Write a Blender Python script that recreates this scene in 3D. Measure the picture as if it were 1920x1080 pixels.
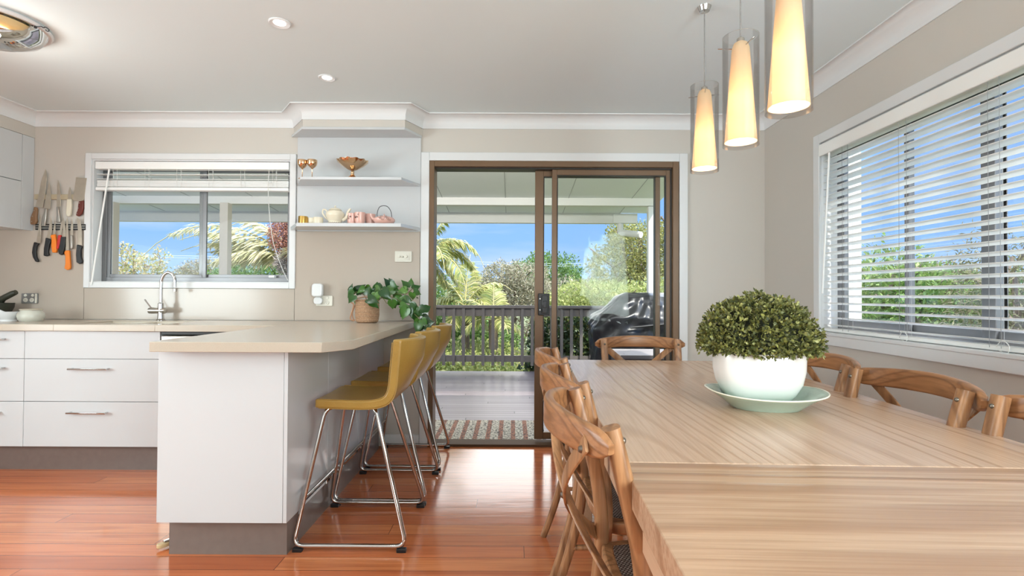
import bpy, math, random
from mathutils import Vector, Matrix
import numpy as np
rnd = random.Random(7)
for o in list(bpy.data.objects): bpy.data.objects.remove(o)
S = bpy.context.scene; COL = S.collection; PI = math.pi
# ------------------------------------------------------------ camera, world, sun, exposure
cam = bpy.data.cameras.new('camera'); co = bpy.data.objects.new('camera', cam); COL.objects.link(co)
cam.sensor_width = 36; cam.lens = 990*36/1920; cam.clip_start = .03; cam.clip_end = 500
th, ro = math.radians(.8), .005
F = Vector((0, math.cos(th), math.sin(th))); U0 = Vector((0, -math.sin(th), math.cos(th))); R0 = Vector((1, 0, 0))
Rv = R0*math.cos(ro)+U0*math.sin(ro); Uv = U0*math.cos(ro)-R0*math.sin(ro)
m = Matrix((Rv, Uv, -F)).transposed().to_4x4(); m.translation = (0, 0, 1.09); co.matrix_world = m
S.camera = co
S.view_settings.view_transform = 'Standard'; S.view_settings.look = 'None'; S.view_settings.gamma = 1
S.view_settings.use_curve_mapping = False; S.view_settings.exposure = 0.0

def lin(c):
    return tuple((v/255/12.92 if v/255 <= .04045 else ((v/255+.055)/1.055)**2.4) for v in c)+(1,)

w = bpy.data.worlds.new('sky'); S.world = w; w.use_nodes = True; nt = w.node_tree; N = nt.nodes; L = nt.links; N.clear()
tc = N.new('ShaderNodeTexCoord'); sx = N.new('ShaderNodeSeparateXYZ'); L.new(tc.outputs['Generated'], sx.inputs[0])
rp = N.new('ShaderNodeValToRGB'); L.new(sx.outputs['Z'], rp.inputs[0])
rp.color_ramp.elements[0].position = 0; rp.color_ramp.elements[0].color = lin((186, 216, 250))
rp.color_ramp.elements[1].position = 1; rp.color_ramp.elements[1].color = (.98, 1, 1, 1)
for q, c in ((.10, (146, 194, 255)), (.36, (122, 174, 248)), (.50, (134, 182, 250))): e = rp.color_ramp.elements.new(q); e.color = lin(c)

mp = N.new('ShaderNodeMapping'); mp.inputs['Scale'].default_value = (1.6, 1.6, 9); L.new(tc.outputs['Generated'], mp.inputs[0])
nz = N.new('ShaderNodeTexNoise'); nz.inputs['Scale'].default_value = 2.2; nz.inputs['Detail'].default_value = 7; L.new(mp.outputs[0], nz.inputs[0])
r2 = N.new('ShaderNodeValToRGB'); L.new(nz.outputs[0], r2.inputs[0]); r2.color_ramp.elements[0].position = .5; r2.color_ramp.elements[1].position = .85
r2.color_ramp.elements[1].color = (.5, .5, .5, 1)
mx = N.new('ShaderNodeMix'); mx.data_type = 'RGBA'; L.new(r2.outputs[0], mx.inputs['Factor']); L.new(rp.outputs[0], mx.inputs['A']); mx.inputs['B'].default_value = (.85, .9, 1, 1)
# the sky is several times brighter high overhead, boosted out of view as fill
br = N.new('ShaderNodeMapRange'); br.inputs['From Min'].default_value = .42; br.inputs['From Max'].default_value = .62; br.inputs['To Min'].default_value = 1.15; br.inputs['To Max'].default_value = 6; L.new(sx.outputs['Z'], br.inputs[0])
# unseen bright sky patch, added to brighten the verandah and the floor's reflection
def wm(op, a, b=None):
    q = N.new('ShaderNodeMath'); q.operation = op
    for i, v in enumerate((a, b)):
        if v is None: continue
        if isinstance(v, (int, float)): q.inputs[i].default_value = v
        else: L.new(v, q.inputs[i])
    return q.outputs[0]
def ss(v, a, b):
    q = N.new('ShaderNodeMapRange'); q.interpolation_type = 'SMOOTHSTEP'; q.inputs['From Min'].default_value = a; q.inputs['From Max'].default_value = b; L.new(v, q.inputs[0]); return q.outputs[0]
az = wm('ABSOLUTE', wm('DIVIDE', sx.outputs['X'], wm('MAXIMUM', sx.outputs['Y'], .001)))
fill_patch = wm('MULTIPLY', wm('MULTIPLY', ss(sx.outputs['Z'], .17, .24), ss(az, .72, .5)), ss(sx.outputs['Z'], .62, .5))
mx2 = N.new('ShaderNodeMix'); mx2.data_type = 'RGBA'; L.new(fill_patch, mx2.inputs['Factor']); L.new(mx.outputs['Result'], mx2.inputs['A']); mx2.inputs['B'].default_value = (1, .99, .97, 1); mx = mx2
bg = N.new('ShaderNodeBackground'); L.new(wm('ADD', br.outputs[0], wm('MULTIPLY', fill_patch, 4)), bg.inputs[1]); L.new(mx.outputs['Result'], bg.inputs[0])
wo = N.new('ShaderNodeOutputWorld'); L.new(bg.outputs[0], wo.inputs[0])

def light(name, kind, loc, energy, color=(1, 1, 1), target=None, parent=None, **kw):
    l = bpy.data.lights.new(name, kind); l.energy = energy; l.color = color
    for k, v in kw.items(): setattr(l, k, v)
    o = bpy.data.objects.new(name, l); COL.objects.link(o); o.location = loc
    if target is not None: o.rotation_euler = Vector(target).to_track_quat('-Z', 'Y').to_euler()
    if parent: o.parent = parent
    return o
light('sun', 'SUN', (0, -10, 20), 5.5, (1, .95, .86), target=(-.40, .55, -.73), angle=.02)
# added area fill behind the camera; the rear wall has no opening
light('rear_fill_light', 'AREA', (-.9, -3.3, 1.35), 45, (.84, .97, .985), target=(0, 1, 1.3), shape='RECTANGLE', size=4.6, size_y=1.9)
# added side fills out of view, brightening the right wall and peninsula side
light('left_fill_light', 'AREA', (-4.1, .7, 1.5), 150, (.84, .965, .99), target=(1, .08, .22), shape='RECTANGLE', size=2.6, size_y=1.5)
light('right_fill_light', 'AREA', (1.78, -.75, 1.4), 230, (.84, .97, .985), target=(-1, .55, .15), shape='RECTANGLE', size=2.2, size_y=1.5)
# added strip light hidden above the door, brightens soffit, beam and railing
light('verandah_fill_light', 'AREA', (-1.6, 4.06, 2.42), 105, (1, .97, .92), target=(0, 1, .06), shape='RECTANGLE', size=6.0, size_y=.12)

# ------------------------------------------------------------ materials
MC = {}
def mat(name, c, rough=.5, metal=0, var=.06, scale=6, bump=0, bscale=None, spec=.5, stretch=(1, 1, 1), coat=0, c2=None, trans=0):
    if name in MC: return MC[name]
    m = bpy.data.materials.new(name); m.use_nodes = True; nt = m.node_tree; N = nt.nodes; L = nt.links
    p = N['Principled BSDF']; col = lin(c)
    t = N.new('ShaderNodeTexCoord'); mp = N.new('ShaderNodeMapping'); mp.inputs['Scale'].default_value = stretch; L.new(t.outputs['Object'], mp.inputs[0])
    n = N.new('ShaderNodeTexNoise'); n.inputs['Scale'].default_value = scale; n.inputs['Detail'].default_value = 4; L.new(mp.outputs[0], n.inputs[0])
    x = N.new('ShaderNodeMix'); x.data_type = 'RGBA'; L.new(n.outputs[0], x.inputs['Factor'])
    a = lin(c2) if c2 else tuple(v*(1-var) for v in col[:3])+(1,); b = col if c2 else tuple(min(1, v*(1+var)) for v in col[:3])+(1,)
    x.inputs['A'].default_value = a; x.inputs['B'].default_value = b; L.new(x.outputs['Result'], p.inputs['Base Color'])
    p.inputs['Roughness'].default_value = rough; p.inputs['Metallic'].default_value = metal
    p.inputs['Specular IOR Level'].default_value = spec; p.inputs['Coat Weight'].default_value = coat; p.inputs['Coat Roughness'].default_value = .06
    if bump:
        n2 = N.new('ShaderNodeTexNoise'); n2.inputs['Scale'].default_value = bscale or scale*6; L.new(mp.outputs[0], n2.inputs[0])
        bp = N.new('ShaderNodeBump'); bp.inputs['Strength'].default_value = bump; bp.inputs['Distance'].default_value = .01
        L.new(n2.outputs[0], bp.inputs['Height']); L.new(bp.outputs[0], p.inputs['Normal'])
    MC[name] = m; return m

def glassmat(name, tint=(1, 1, 1), fres=1.45, gmul=1.0, rough=0.0):
    m = bpy.data.materials.new(name); m.use_nodes = True; nt = m.node_tree; N = nt.nodes; L = nt.links; N.clear()
    o = N.new('ShaderNodeOutputMaterial'); t = N.new('ShaderNodeBsdfTransparent'); t.inputs[0].default_value = tint+(1,)
    g = N.new('ShaderNodeBsdfGlossy'); g.inputs['Roughness'].default_value = rough
    f = N.new('ShaderNodeFresnel'); f.inputs[0].default_value = fres
    mu = N.new('ShaderNodeMath'); mu.operation = 'MULTIPLY'; mu.inputs[1].default_value = gmul; L.new(f.outputs[0], mu.inputs[0])
    x = N.new('ShaderNodeMixShader'); L.new(mu.outputs[0], x.inputs[0]); L.new(t.outputs[0], x.inputs[1]); L.new(g.outputs[0], x.inputs[2])
    L.new(x.outputs[0], o.inputs[0]); MC[name] = m; return m

def emis(name, c, st):
    m = bpy.data.materials.new(name); m.use_nodes = True; N = m.node_tree.nodes; p = N['Principled BSDF']
    p.inputs['Base Color'].default_value = lin(c); p.inputs['Emission Color'].default_value = lin(c); p.inputs['Emission Strength'].default_value = st
    MC[name] = m; return m

def grainmat(name, ca, cb, along='Y', stretch=.12, rings=26, nscale=2.2, fine=90, rough=.35, bump=.15, amt=.45, spec=.5, cc=None, ringw=1.0, thin=.1):
    """wood: contour lines of a noise stretched along the grain (cathedral figure) + fine streaks"""
    m = bpy.data.materials.new(name); m.use_nodes = True; nt = m.node_tree; N = nt.nodes; L = nt.links; p = N['Principled BSDF']
    t = N.new('ShaderNodeTexCoord'); mp = N.new('ShaderNodeMapping')
    sc = [1, 1, 1]; sc['XYZ'.index(along)] = stretch; mp.inputs['Scale'].default_value = sc; L.new(t.outputs['Object'], mp.inputs[0])
    n = N.new('ShaderNodeTexNoise'); n.inputs['Scale'].default_value = nscale; n.inputs['Detail'].default_value = 1.2; n.inputs['Roughness'].default_value = .35; L.new(mp.outputs[0], n.inputs[0])
    a = N.new('ShaderNodeMath'); a.operation = 'MULTIPLY'; a.inputs[1].default_value = rings*2*PI; L.new(n.outputs[0], a.inputs[0])
    s = N.new('ShaderNodeMath'); s.operation = 'SINE'; L.new(a.outputs[0], s.inputs[0])
    r = N.new('ShaderNodeMapRange'); r.inputs['From Min'].default_value = thin; r.inputs['From Max'].default_value = 1; L.new(s.outputs[0], r.inputs[0])
    sc2 = [1, 1, 1]; sc2['XYZ'.index(along)] = .03; mp2 = N.new('ShaderNodeMapping'); mp2.inputs['Scale'].default_value = sc2; L.new(t.outputs['Object'], mp2.inputs[0])
    n2 = N.new('ShaderNodeTexNoise'); n2.inputs['Scale'].default_value = fine; n2.inputs['Detail'].default_value = 3; L.new(mp2.outputs[0], n2.inputs[0])
    n3 = N.new('ShaderNodeTexNoise'); n3.inputs['Scale'].default_value = nscale*1.7; L.new(mp.outputs[0], n3.inputs[0])
    x0 = N.new('ShaderNodeMix'); x0.data_type = 'RGBA'; L.new(n3.outputs[0], x0.inputs['Factor']); x0.inputs['A'].default_value = lin(ca); x0.inputs['B'].default_value = lin(cc or ca)
    f = N.new('ShaderNodeMath'); f.operation = 'MULTIPLY'; f.inputs[1].default_value = amt*ringw; L.new(r.outputs[0], f.inputs[0])
    x1 = N.new('ShaderNodeMix'); x1.data_type = 'RGBA'; L.new(f.outputs[0], x1.inputs['Factor']); L.new(x0.outputs['Result'], x1.inputs['A']); x1.inputs['B'].default_value = lin(cb)
    r3 = N.new('ShaderNodeMapRange'); r3.inputs['From Min'].default_value = .42; r3.inputs['From Max'].default_value = .75; r3.inputs['To Max'].default_value = amt; L.new(n2.outputs[0], r3.inputs[0])
    x2 = N.new('ShaderNodeMix'); x2.data_type = 'RGBA'; L.new(r3.outputs[0], x2.inputs['Factor']); L.new(x1.outputs['Result'], x2.inputs['A']); x2.inputs['B'].default_value = lin(cb)
    L.new(x2.outputs['Result'], p.inputs['Base Color'])
    p.inputs['Roughness'].default_value = rough; p.inputs['Specular IOR Level'].default_value = spec
    bp = N.new('ShaderNodeBump'); bp.inputs['Strength'].default_value = bump; bp.inputs['Distance'].default_value = .002
    ad = N.new('ShaderNodeMath'); L.new(r.outputs[0], ad.inputs[0]); L.new(n2.outputs[0], ad.inputs[1]); L.new(ad.outputs[0], bp.inputs['Height']); L.new(bp.outputs[0], p.inputs['Normal'])
    MC[name] = m; return m

def plankmat(name, cols, width, axis='Y', length=2.2, rough=.15, gap=.03, gapcol=(60, 25, 15), wav=.05, grain=.35, gstretch=.06, spec=.5, streak=(110, 50, 30), groove=1):
    """boards laid across `axis`; colour differs board by board, streaks run along the board"""
    m = bpy.data.materials.new(name); m.use_nodes = True; nt = m.node_tree; N = nt.nodes; L = nt.links; p = N['Principled BSDF']
    def mth(op, a, b=None):
        q = N.new('ShaderNodeMath'); q.operation = op
        for i, v in enumerate((a, b)):
            if v is None: continue
            if isinstance(v, (int, float)): q.inputs[i].default_value = v
            else: L.new(v, q.inputs[i])
        return q.outputs[0]
    t = N.new('ShaderNodeTexCoord'); s = N.new('ShaderNodeSeparateXYZ'); L.new(t.outputs['Object'], s.inputs[0])
    A, B = (s.outputs['Y'], s.outputs['X']) if axis == 'Y' else (s.outputs['X'], s.outputs['Y'])
    u = mth('DIVIDE', A, width); iu = mth('FLOOR', u); fu = mth('FRACT', u)
    off = mth('MULTIPLY', mth('FRACT', mth('MULTIPLY', iu, .6180339)), length)
    v = mth('DIVIDE', mth('ADD', B, off), length); iv = mth('FLOOR', v); fv = mth('FRACT', v)
    cb = N.new('ShaderNodeCombineXYZ'); L.new(iu, cb.inputs[0]); L.new(iv, cb.inputs[1])
    wn = N.new('ShaderNodeTexWhiteNoise'); wn.noise_dimensions = '3D'; L.new(cb.outputs[0], wn.inputs['Vector'])
    rp = N.new('ShaderNodeValToRGB'); L.new(wn.outputs['Value'], rp.inputs[0]); el = rp.color_ramp.elements
    for i, c in enumerate(cols):
        q = el[i] if i < 2 else el.new(.5)
        q.position = i/(len(cols)-1) if i >= 2 else i; q.color = lin(c)
    for i, c in enumerate(cols): el[i].position = i/(len(cols)-1); el[i].color = lin(c)
    ofs = N.new('ShaderNodeVectorMath'); ofs.operation = 'ADD'; L.new(t.outputs['Object'], ofs.inputs[0])
    cc = N.new('ShaderNodeVectorMath'); cc.operation = 'SCALE'; cc.inputs['Scale'].default_value = 7; L.new(wn.outputs['Color'], cc.inputs[0]); L.new(cc.outputs[0], ofs.inputs[1])
    mp = N.new('ShaderNodeMapping'); mp.inputs['Scale'].default_value = (gstretch, 1, 1) if axis == 'Y' else (1, gstretch, 1); L.new(ofs.outputs[0], mp.inputs[0])
    n = N.new('ShaderNodeTexNoise'); n.inputs['Scale'].default_value = 38; n.inputs['Detail'].default_value = 4; n.inputs['Distortion'].default_value = .6; L.new(mp.outputs[0], n.inputs[0])
    r = N.new('ShaderNodeMapRange'); r.inputs['From Min'].default_value = .4; r.inputs['From Max'].default_value = .75; r.inputs['To Max'].default_value = grain; L.new(n.outputs[0], r.inputs[0])
    x = N.new('ShaderNodeMix'); x.data_type = 'RGBA'; L.new(r.outputs[0], x.inputs['Factor']); L.new(rp.outputs[0], x.inputs['A']); x.inputs['B'].default_value = lin(streak)
    g1 = mth('LESS_THAN', fu, gap); g2 = mth('LESS_THAN', fv, gap*width/length); g = mth('MAXIMUM', g1, g2)
    x2 = N.new('ShaderNodeMix'); x2.data_type = 'RGBA'; L.new(mth('MULTIPLY', g, groove), x2.inputs['Factor']); L.new(x.outputs['Result'], x2.inputs['A']); x2.inputs['B'].default_value = lin(gapcol)
    L.new(x2.outputs['Result'], p.inputs['Base Color']); p.inputs['Roughness'].default_value = rough; p.inputs['Specular IOR Level'].default_value = spec
    nw = N.new('ShaderNodeTexNoise'); nw.inputs['Scale'].default_value = 7; mp3 = N.new('ShaderNodeMapping'); mp3.inputs['Scale'].default_value = (.5, 2.2, 1) if axis == 'Y' else (2.2, .5, 1); L.new(ofs.outputs[0], mp3.inputs[0]); L.new(mp3.outputs[0], nw.inputs[0])
    hh = mth('SUBTRACT', mth('ADD', nw.outputs[0], mth('MULTIPLY', n.outputs[0], .12)), mth('MULTIPLY', g, 1.0))
    bp = N.new('ShaderNodeBump'); bp.inputs['Strength'].default_value = wav; bp.inputs['Distance'].default_value = .01; L.new(hh, bp.inputs['Height']); L.new(bp.outputs[0], p.inputs['Normal'])
    MC[name] = m; return m

def leafmat(name, cols, rough=.5, transl=.25, spec=.4):
    m = bpy.data.materials.new(name); m.use_nodes = True; nt = m.node_tree; N = nt.nodes; L = nt.links; p = N['Principled BSDF']
    g = N.new('ShaderNodeNewGeometry'); rp = N.new('ShaderNodeValToRGB'); L.new(g.outputs['Random Per Island'], rp.inputs[0]); el = rp.color_ramp.elements
    while len(el) < len(cols): el.new(.5)
    for i, c in enumerate(cols): el[i].position = i/(len(cols)-1); el[i].color = lin(c)
    L.new(rp.outputs[0], p.inputs['Base Color']); p.inputs['Roughness'].default_value = rough; p.inputs['Specular IOR Level'].default_value = spec
    tr = N.new('ShaderNodeBsdfTranslucent'); L.new(rp.outputs[0], tr.inputs[0]); x = N.new('ShaderNodeMixShader'); x.inputs[0].default_value = transl
    L.new(p.outputs[0], x.inputs[1]); L.new(tr.outputs[0], x.inputs[2]); L.new(x.outputs[0], N['Material Output'].inputs[0])
    MC[name] = m; return m

# ------------------------------------------------------------ mesh helpers
def wloc(o):
    v = Vector((0, 0, 0))
    while o: v += o.location; o = o.parent
    return v
def link(name, me, m, parent=None, bevel=0, smooth=None, world=False, seg=2):
    o = bpy.data.objects.new(name, me); COL.objects.link(o)
    if m: me.materials.append(m)
    if parent: o.parent = parent
    if world and parent:
        v = wloc(parent); me.transform(Matrix.Translation(-v))
    if smooth is not None:
        me.shade_smooth()
        if smooth > 0: me.set_sharp_from_angle(angle=math.radians(smooth))
    if bevel:
        b = o.modifiers.new('bevel', 'BEVEL'); b.width = bevel; b.segments = seg; b.limit_method = 'ANGLE'; b.angle_limit = math.radians(40)
        if smooth is None: me.shade_smooth(); me.set_sharp_from_angle(angle=math.radians(50)); b.harden_normals = False
    return o
class MB:
    def __init__(s): s.v = []; s.f = []
    def add(s, v, f): k = len(s.v); s.v += [tuple(q) for q in v]; s.f += [tuple(i+k for i in q) for q in f]; return s
    def box(s, x0, x1, y0, y1, z0, z1):
        x0, x1 = sorted((x0, x1)); y0, y1 = sorted((y0, y1)); z0, z1 = sorted((z0, z1))
        return s.add([(x0, y0, z0), (x1, y0, z0), (x1, y1, z0), (x0, y1, z0), (x0, y0, z1), (x1, y0, z1), (x1, y1, z1), (x0, y1, z1)],
              [(0, 3, 2, 1), (4, 5, 6, 7), (0, 1, 5, 4), (1, 2, 6, 5), (2, 3, 7, 6), (3, 0, 4, 7)])
    def prism(s, poly, a0, a1, axis='Z'):
        n = len(poly)
        ar = sum(poly[i][0]*poly[(i+1) % n][1]-poly[(i+1) % n][0]*poly[i][1] for i in range(n))
        if (ar < 0) != (axis == 'Y'): poly = poly[::-1]
        def P(p, a): return (p[0], p[1], a) if axis == 'Z' else (p[0], a, p[1]) if axis == 'Y' else (a, p[0], p[1])
        v = [P(p, a0) for p in poly]+[P(p, a1) for p in poly]
        return s.add(v, [tuple(range(n))[::-1], tuple(range(n, 2*n))]+[(i, (i+1) % n, n+(i+1) % n, n+i) for i in range(n)])
    def sweep(s, path, sec, closed=False, cap=True, up=Vector((0, 0, 1)), scl=None):
        """sec: list of (side, up) offsets; swept along path"""
        P = [Vector(p) for p in path]; n = len(P); k = len(sec); vs = []
        last = None
        for i, p in enumerate(P):
            a = P[(i-1) % n] if (closed or i) else P[0]; b = P[(i+1) % n] if (closed or i < n-1) else P[-1]
            t = (b-a).normalized()
            if last is None:
                u = up-t*up.dot(t)
                if u.length < 1e-3: u = Vector((1, 0, 0))-t*t.x
            else: u = last-t*last.dot(t)
            u.normalize(); last = u; sd = t.cross(u)
            sc = scl[i] if scl else 1
            if not isinstance(sc, tuple): sc = (sc, sc)
            vs += [p+sd*(q[0]*sc[0])+u*(q[1]*sc[1]) for q in sec]
        f = []
        for i in range(n if closed else n-1):
            j = (i+1) % n
            f += [(i*k+q, i*k+(q+1) % k, j*k+(q+1) % k, j*k+q) for q in range(k)]
        if cap and not closed: f += [tuple(range(k))[::-1], tuple(range((n-1)*k, n*k))]
        return s.add(vs, f)
    def tube(s, path, r, n=10, closed=False, scl=None, cap=True):
        return s.sweep(path, [(r*math.cos(2*PI*i/n), r*math.sin(2*PI*i/n)) for i in range(n)], closed, cap, scl=scl)
    def lathe(s, prof, c=(0, 0, 0), n=32, ax='Z', sx=1, sy=1, ang=None):
        vs = []; f = []; k = len(prof)
        for i in range(n):
            a = 2*PI*i/n; ca, sa = math.cos(a)*sx, math.sin(a)*sy
            for r, z in prof:
                p = (r*ca, r*sa, z)
                if ax == 'X': p = (z, r*ca, r*sa)
                if ax == 'Y': p = (r*sa, z, r*ca)
                vs.append((p[0]+c[0], p[1]+c[1], p[2]+c[2]))
        for i in range(n):
            j = (i+1) % n
            for q in range(k-1):
                f.append((i*k+q, j*k+q, j*k+q+1, i*k+q+1))
        if prof[0][0] > 1e-6: f.append(tuple(i*k for i in range(n))[::-1])
        if prof[-1][0] > 1e-6: f.append(tuple(i*k+k-1 for i in range(n)))
        return s.add(vs, f)
    def build(s, name, m, parent=None, **kw):
        me = bpy.data.meshes.new(name); me.from_pydata(s.v, [], s.f); me.validate(clean_customdata=False); me.update()
        return link(name, me, m, parent, **kw)
def spline(pts, n=8):
    P = [Vector(p) for p in pts]; out = []
    for i in range(len(P)-1):
        a = P[max(i-1, 0)]; b = P[i]; c = P[i+1]; d = P[min(i+2, len(P)-1)]
        for k in range(n):
            t = k/n; out.append(.5*((2*b)+(c-a)*t+(2*a-5*b+4*c-d)*t*t+(3*b-a-3*c+d)*t**3))
    return out+[P[-1]]
def fillet(pts, r, n=5, closed=False):
    P = [Vector(p) for p in pts]; out = []; k = len(P)
    for i, p in enumerate(P):
        if not closed and i in (0, k-1): out.append(p); continue
        a = (P[i-1]-p); b = (P[(i+1) % k]-p); rr = min(r, a.length*.45, b.length*.45)
        A = p+a.normalized()*rr; B = p+b.normalized()*rr
        for q in range(n+1):
            t = q/n; out.append(A*(1-t)**2+p*2*t*(1-t)+B*t*t)
    return out
def rr(w, h, r, n=4):
    out = []
    for cx, cy, a0 in ((w/2-r, h/2-r, 0), (-w/2+r, h/2-r, 90), (-w/2+r, -h/2+r, 180), (w/2-r, -h/2+r, 270)):
        for i in range(n+1):
            a = math.radians(a0+90*i/n); out.append((cx+r*math.cos(a), cy+r*math.sin(a)))
    return out
USED = set()
def thing(name, label, cat, loc=(0, 0, 0), rotz=0, group=None):
    o = bpy.data.objects.new(name, None); COL.objects.link(o); o.empty_display_size = .1
    o.location = loc; o.rotation_euler = (0, 0, rotz); return tag(o, label, cat, group)
def tag(o, label, cat, group=None, kind=None):
    o['label'] = label; o['category'] = cat
    if group: o['group'] = group
    if kind: o['kind'] = kind
    return o
def st(o): o['kind'] = 'structure'; return o
def dup(root, loc, rotz=0, label=None, group=None):
    r = root.copy(); COL.objects.link(r); r.location = loc; r.rotation_euler = (0, 0, rotz)
    if label: r['label'] = label
    if group: r['group'] = group
    def rec(a, b):
        for ch in list(a.children):
            c = ch.copy(); COL.objects.link(c); c.parent = b; rec(ch, c)
    rec(root, r); return r
def raw(name, V, Fq, m, parent=None, world=False, smooth=None):
    """fast mesh from numpy: V (n,3), Fq (k,4) or (k,3)"""
    me = bpy.data.meshes.new(name); k, w_ = Fq.shape
    me.vertices.add(len(V)); me.vertices.foreach_set('co', V.astype(np.float32).ravel())
    me.loops.add(k*w_); me.loops.foreach_set('vertex_index', Fq.astype(np.int32).ravel())
    me.polygons.add(k); me.polygons.foreach_set('loop_start', np.arange(0, k*w_, w_, dtype=np.int32))
    me.update(calc_edges=True); return link(name, me, m, parent, world=world, smooth=smooth)
# ------------------------------------------------------------ palette
wallm = mat('wall_paint', (202, 196, 188), .6, var=.02, scale=2, bump=.03, bscale=300)
ceilm = mat('ceiling_paint', (228, 238, 240), .8, var=.01, scale=2, bump=.02, bscale=200)
corn_m = mat('cornice_paint', (226, 227, 228), .5, var=.01, scale=2)
white = mat('white_gloss_laminate', (202, 204, 206), .13, var=.01, scale=2)
whitep = mat('white_trim_paint', (222, 223, 224), .35, var=.015, scale=5)
splash = mat('beige_glass_splashback', (184, 172, 160), .16, var=.02, scale=2)
stone = mat('beige_stone', (186, 174, 158), .2, var=.10, scale=420)
kick = mat('grey_brown_kickboard', (112, 98, 92), .3, var=.12, scale=30)
bronze = mat('bronze_aluminium', (116, 90, 66), .4, metal=.15, var=.08, scale=3)
bronzed = mat('dark_bronze_seal', (42, 38, 34), .4, var=.1)
alu = mat('grey_aluminium', (122, 122, 124), .35, metal=.5, var=.05)
chrome = mat('chrome', (200, 198, 196), .08, metal=1, var=.03)
steel = mat('brushed_steel', (176, 170, 162), .3, metal=.85, var=.06, scale=20, stretch=(1, 1, .1))
black = mat('black_plastic', (22, 22, 24), .4, var=.2)
blind = mat('white_blind_slat', (244, 244, 242), .4, var=.02)
cordm = mat('white_cord', (226, 226, 222), .7, var=.05)
leather = mat('mustard_leather', (176, 142, 72), .3, var=.16, scale=9, bump=.12, bscale=120, c2=(150, 116, 50))
chairw = grainmat('chair_elm_wood', (162, 114, 76), (96, 60, 36), 'Z', .12, 14, 7, 110, .36, .15, .5, cc=(176, 130, 90))
railw = grainmat('rail_elm_wood', (170, 120, 80), (104, 66, 40), 'Y', .1, 14, 8, 110, .34, .15, .5, cc=(158, 108, 70))
tablew = grainmat('limed_table_wood', (206, 174, 148), (160, 122, 94), 'Y', .15, 26, 2.0, 150, .27, .4, .38, thin=.5, cc=(196, 162, 136))
leafw = grainmat('limed_leaf_wood', (198, 164, 136), (152, 112, 84), 'X', .08, 12, 3.2, 90, .26, .4, .6, cc=(186, 150, 120))
glass = glassmat('window_glass', (.985, .99, .985), 1.45, .10)
glass2 = glassmat('pendant_glass', (.97, .965, .96), 1.35, .55)
floorm = plankmat('polished_hardwood_floor', [(186, 104, 64), (204, 120, 76), (192, 108, 68), (210, 130, 82), (176, 94, 58)], .105, 'Y', 2.6, .13, .022, (88, 40, 24), .045, .6, .05, .55, (150, 76, 46))
deckm = plankmat('weathered_deck_boards', [(128, 116, 120), (142, 130, 134), (118, 106, 110), (134, 122, 126)], .09, 'Y', 3, .3, .1, (48, 42, 44), .15, .3, .05, .3, (96, 86, 88))
outw = mat('exterior_white_paint', (226, 224, 216), .6, var=.03, scale=3)
soff = mat('pale_green_soffit', (232, 236, 228), .6, var=.02, scale=2)
postm = mat('cream_post_paint', (206, 198, 184), .6, var=.04)
railm = mat('dark_grey_railing_paint', (104, 98, 94), .6, var=.08, scale=20)
# ------------------------------------------------------------ room shell
D = 3.82; HC = 2.385; XR = 1.83; XL = -3.47; T = .14
def structure(name, mb, m, **kw): return st(mb.build(name, m, **kw))
structure('floor', MB().box(-4.2, XR+.1, -3.6, D+.02, -.08, 0), floorm)
structure('ceiling', MB().box(-4.2, XR+T, -3.6, D+T, HC, HC+.1), ceilm)
wx = (-3.05, -1.605, 1.165, 2.065)     # kitchen window opening
dx = (-.612, 1.207, 0, 2.068)          # door opening
b = MB()
b.box(-4.2, wx[0], D, D+T, 0, HC).box(wx[0], wx[1], D, D+T, 0, wx[2]).box(wx[0], wx[1], D, D+T, wx[3], HC)
b.box(wx[1], dx[0], D, D+T, 0, HC).box(dx[0], dx[1], D, D+T, dx[3], HC).box(dx[1], XR+T, D, D+T, 0, HC)
structure('wall_back', b, wallm)
ry = (.55, 3.13); rz = (.875, 2.0)
b = MB(); b.box(XR, XR+T, ry[1], D, 0, HC).box(XR, XR+T, -3.6, ry[0], 0, HC).box(XR, XR+T, ry[0], ry[1], 0, rz[0]).box(XR, XR+T, ry[0], ry[1], rz[1], HC)
structure('wall_right', b, wallm)
structure('wall_left', MB().box(-4.3, -4.2, -3.6, D+T, 0, HC), wallm)
structure('wall_rear', MB().box(-4.3, XR+T, -3.7, -3.6, 0, HC), wallm)
# boxed bulkhead over the wall cupboards (left) and over the display shelves
structure('wall_bulkhead_left', MB().box(-4.2, XL, -1, D, 2.215, HC), wallm)
UL, UR, UF = -1.59, -.655, D-.19
bh = [(UL, D), (UL+.14, UF), (UR-.09, UF), (UR, D)]
structure('wall_bulkhead_shelves', MB().prism(bh, 2.245, HC), wallm)
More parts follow.
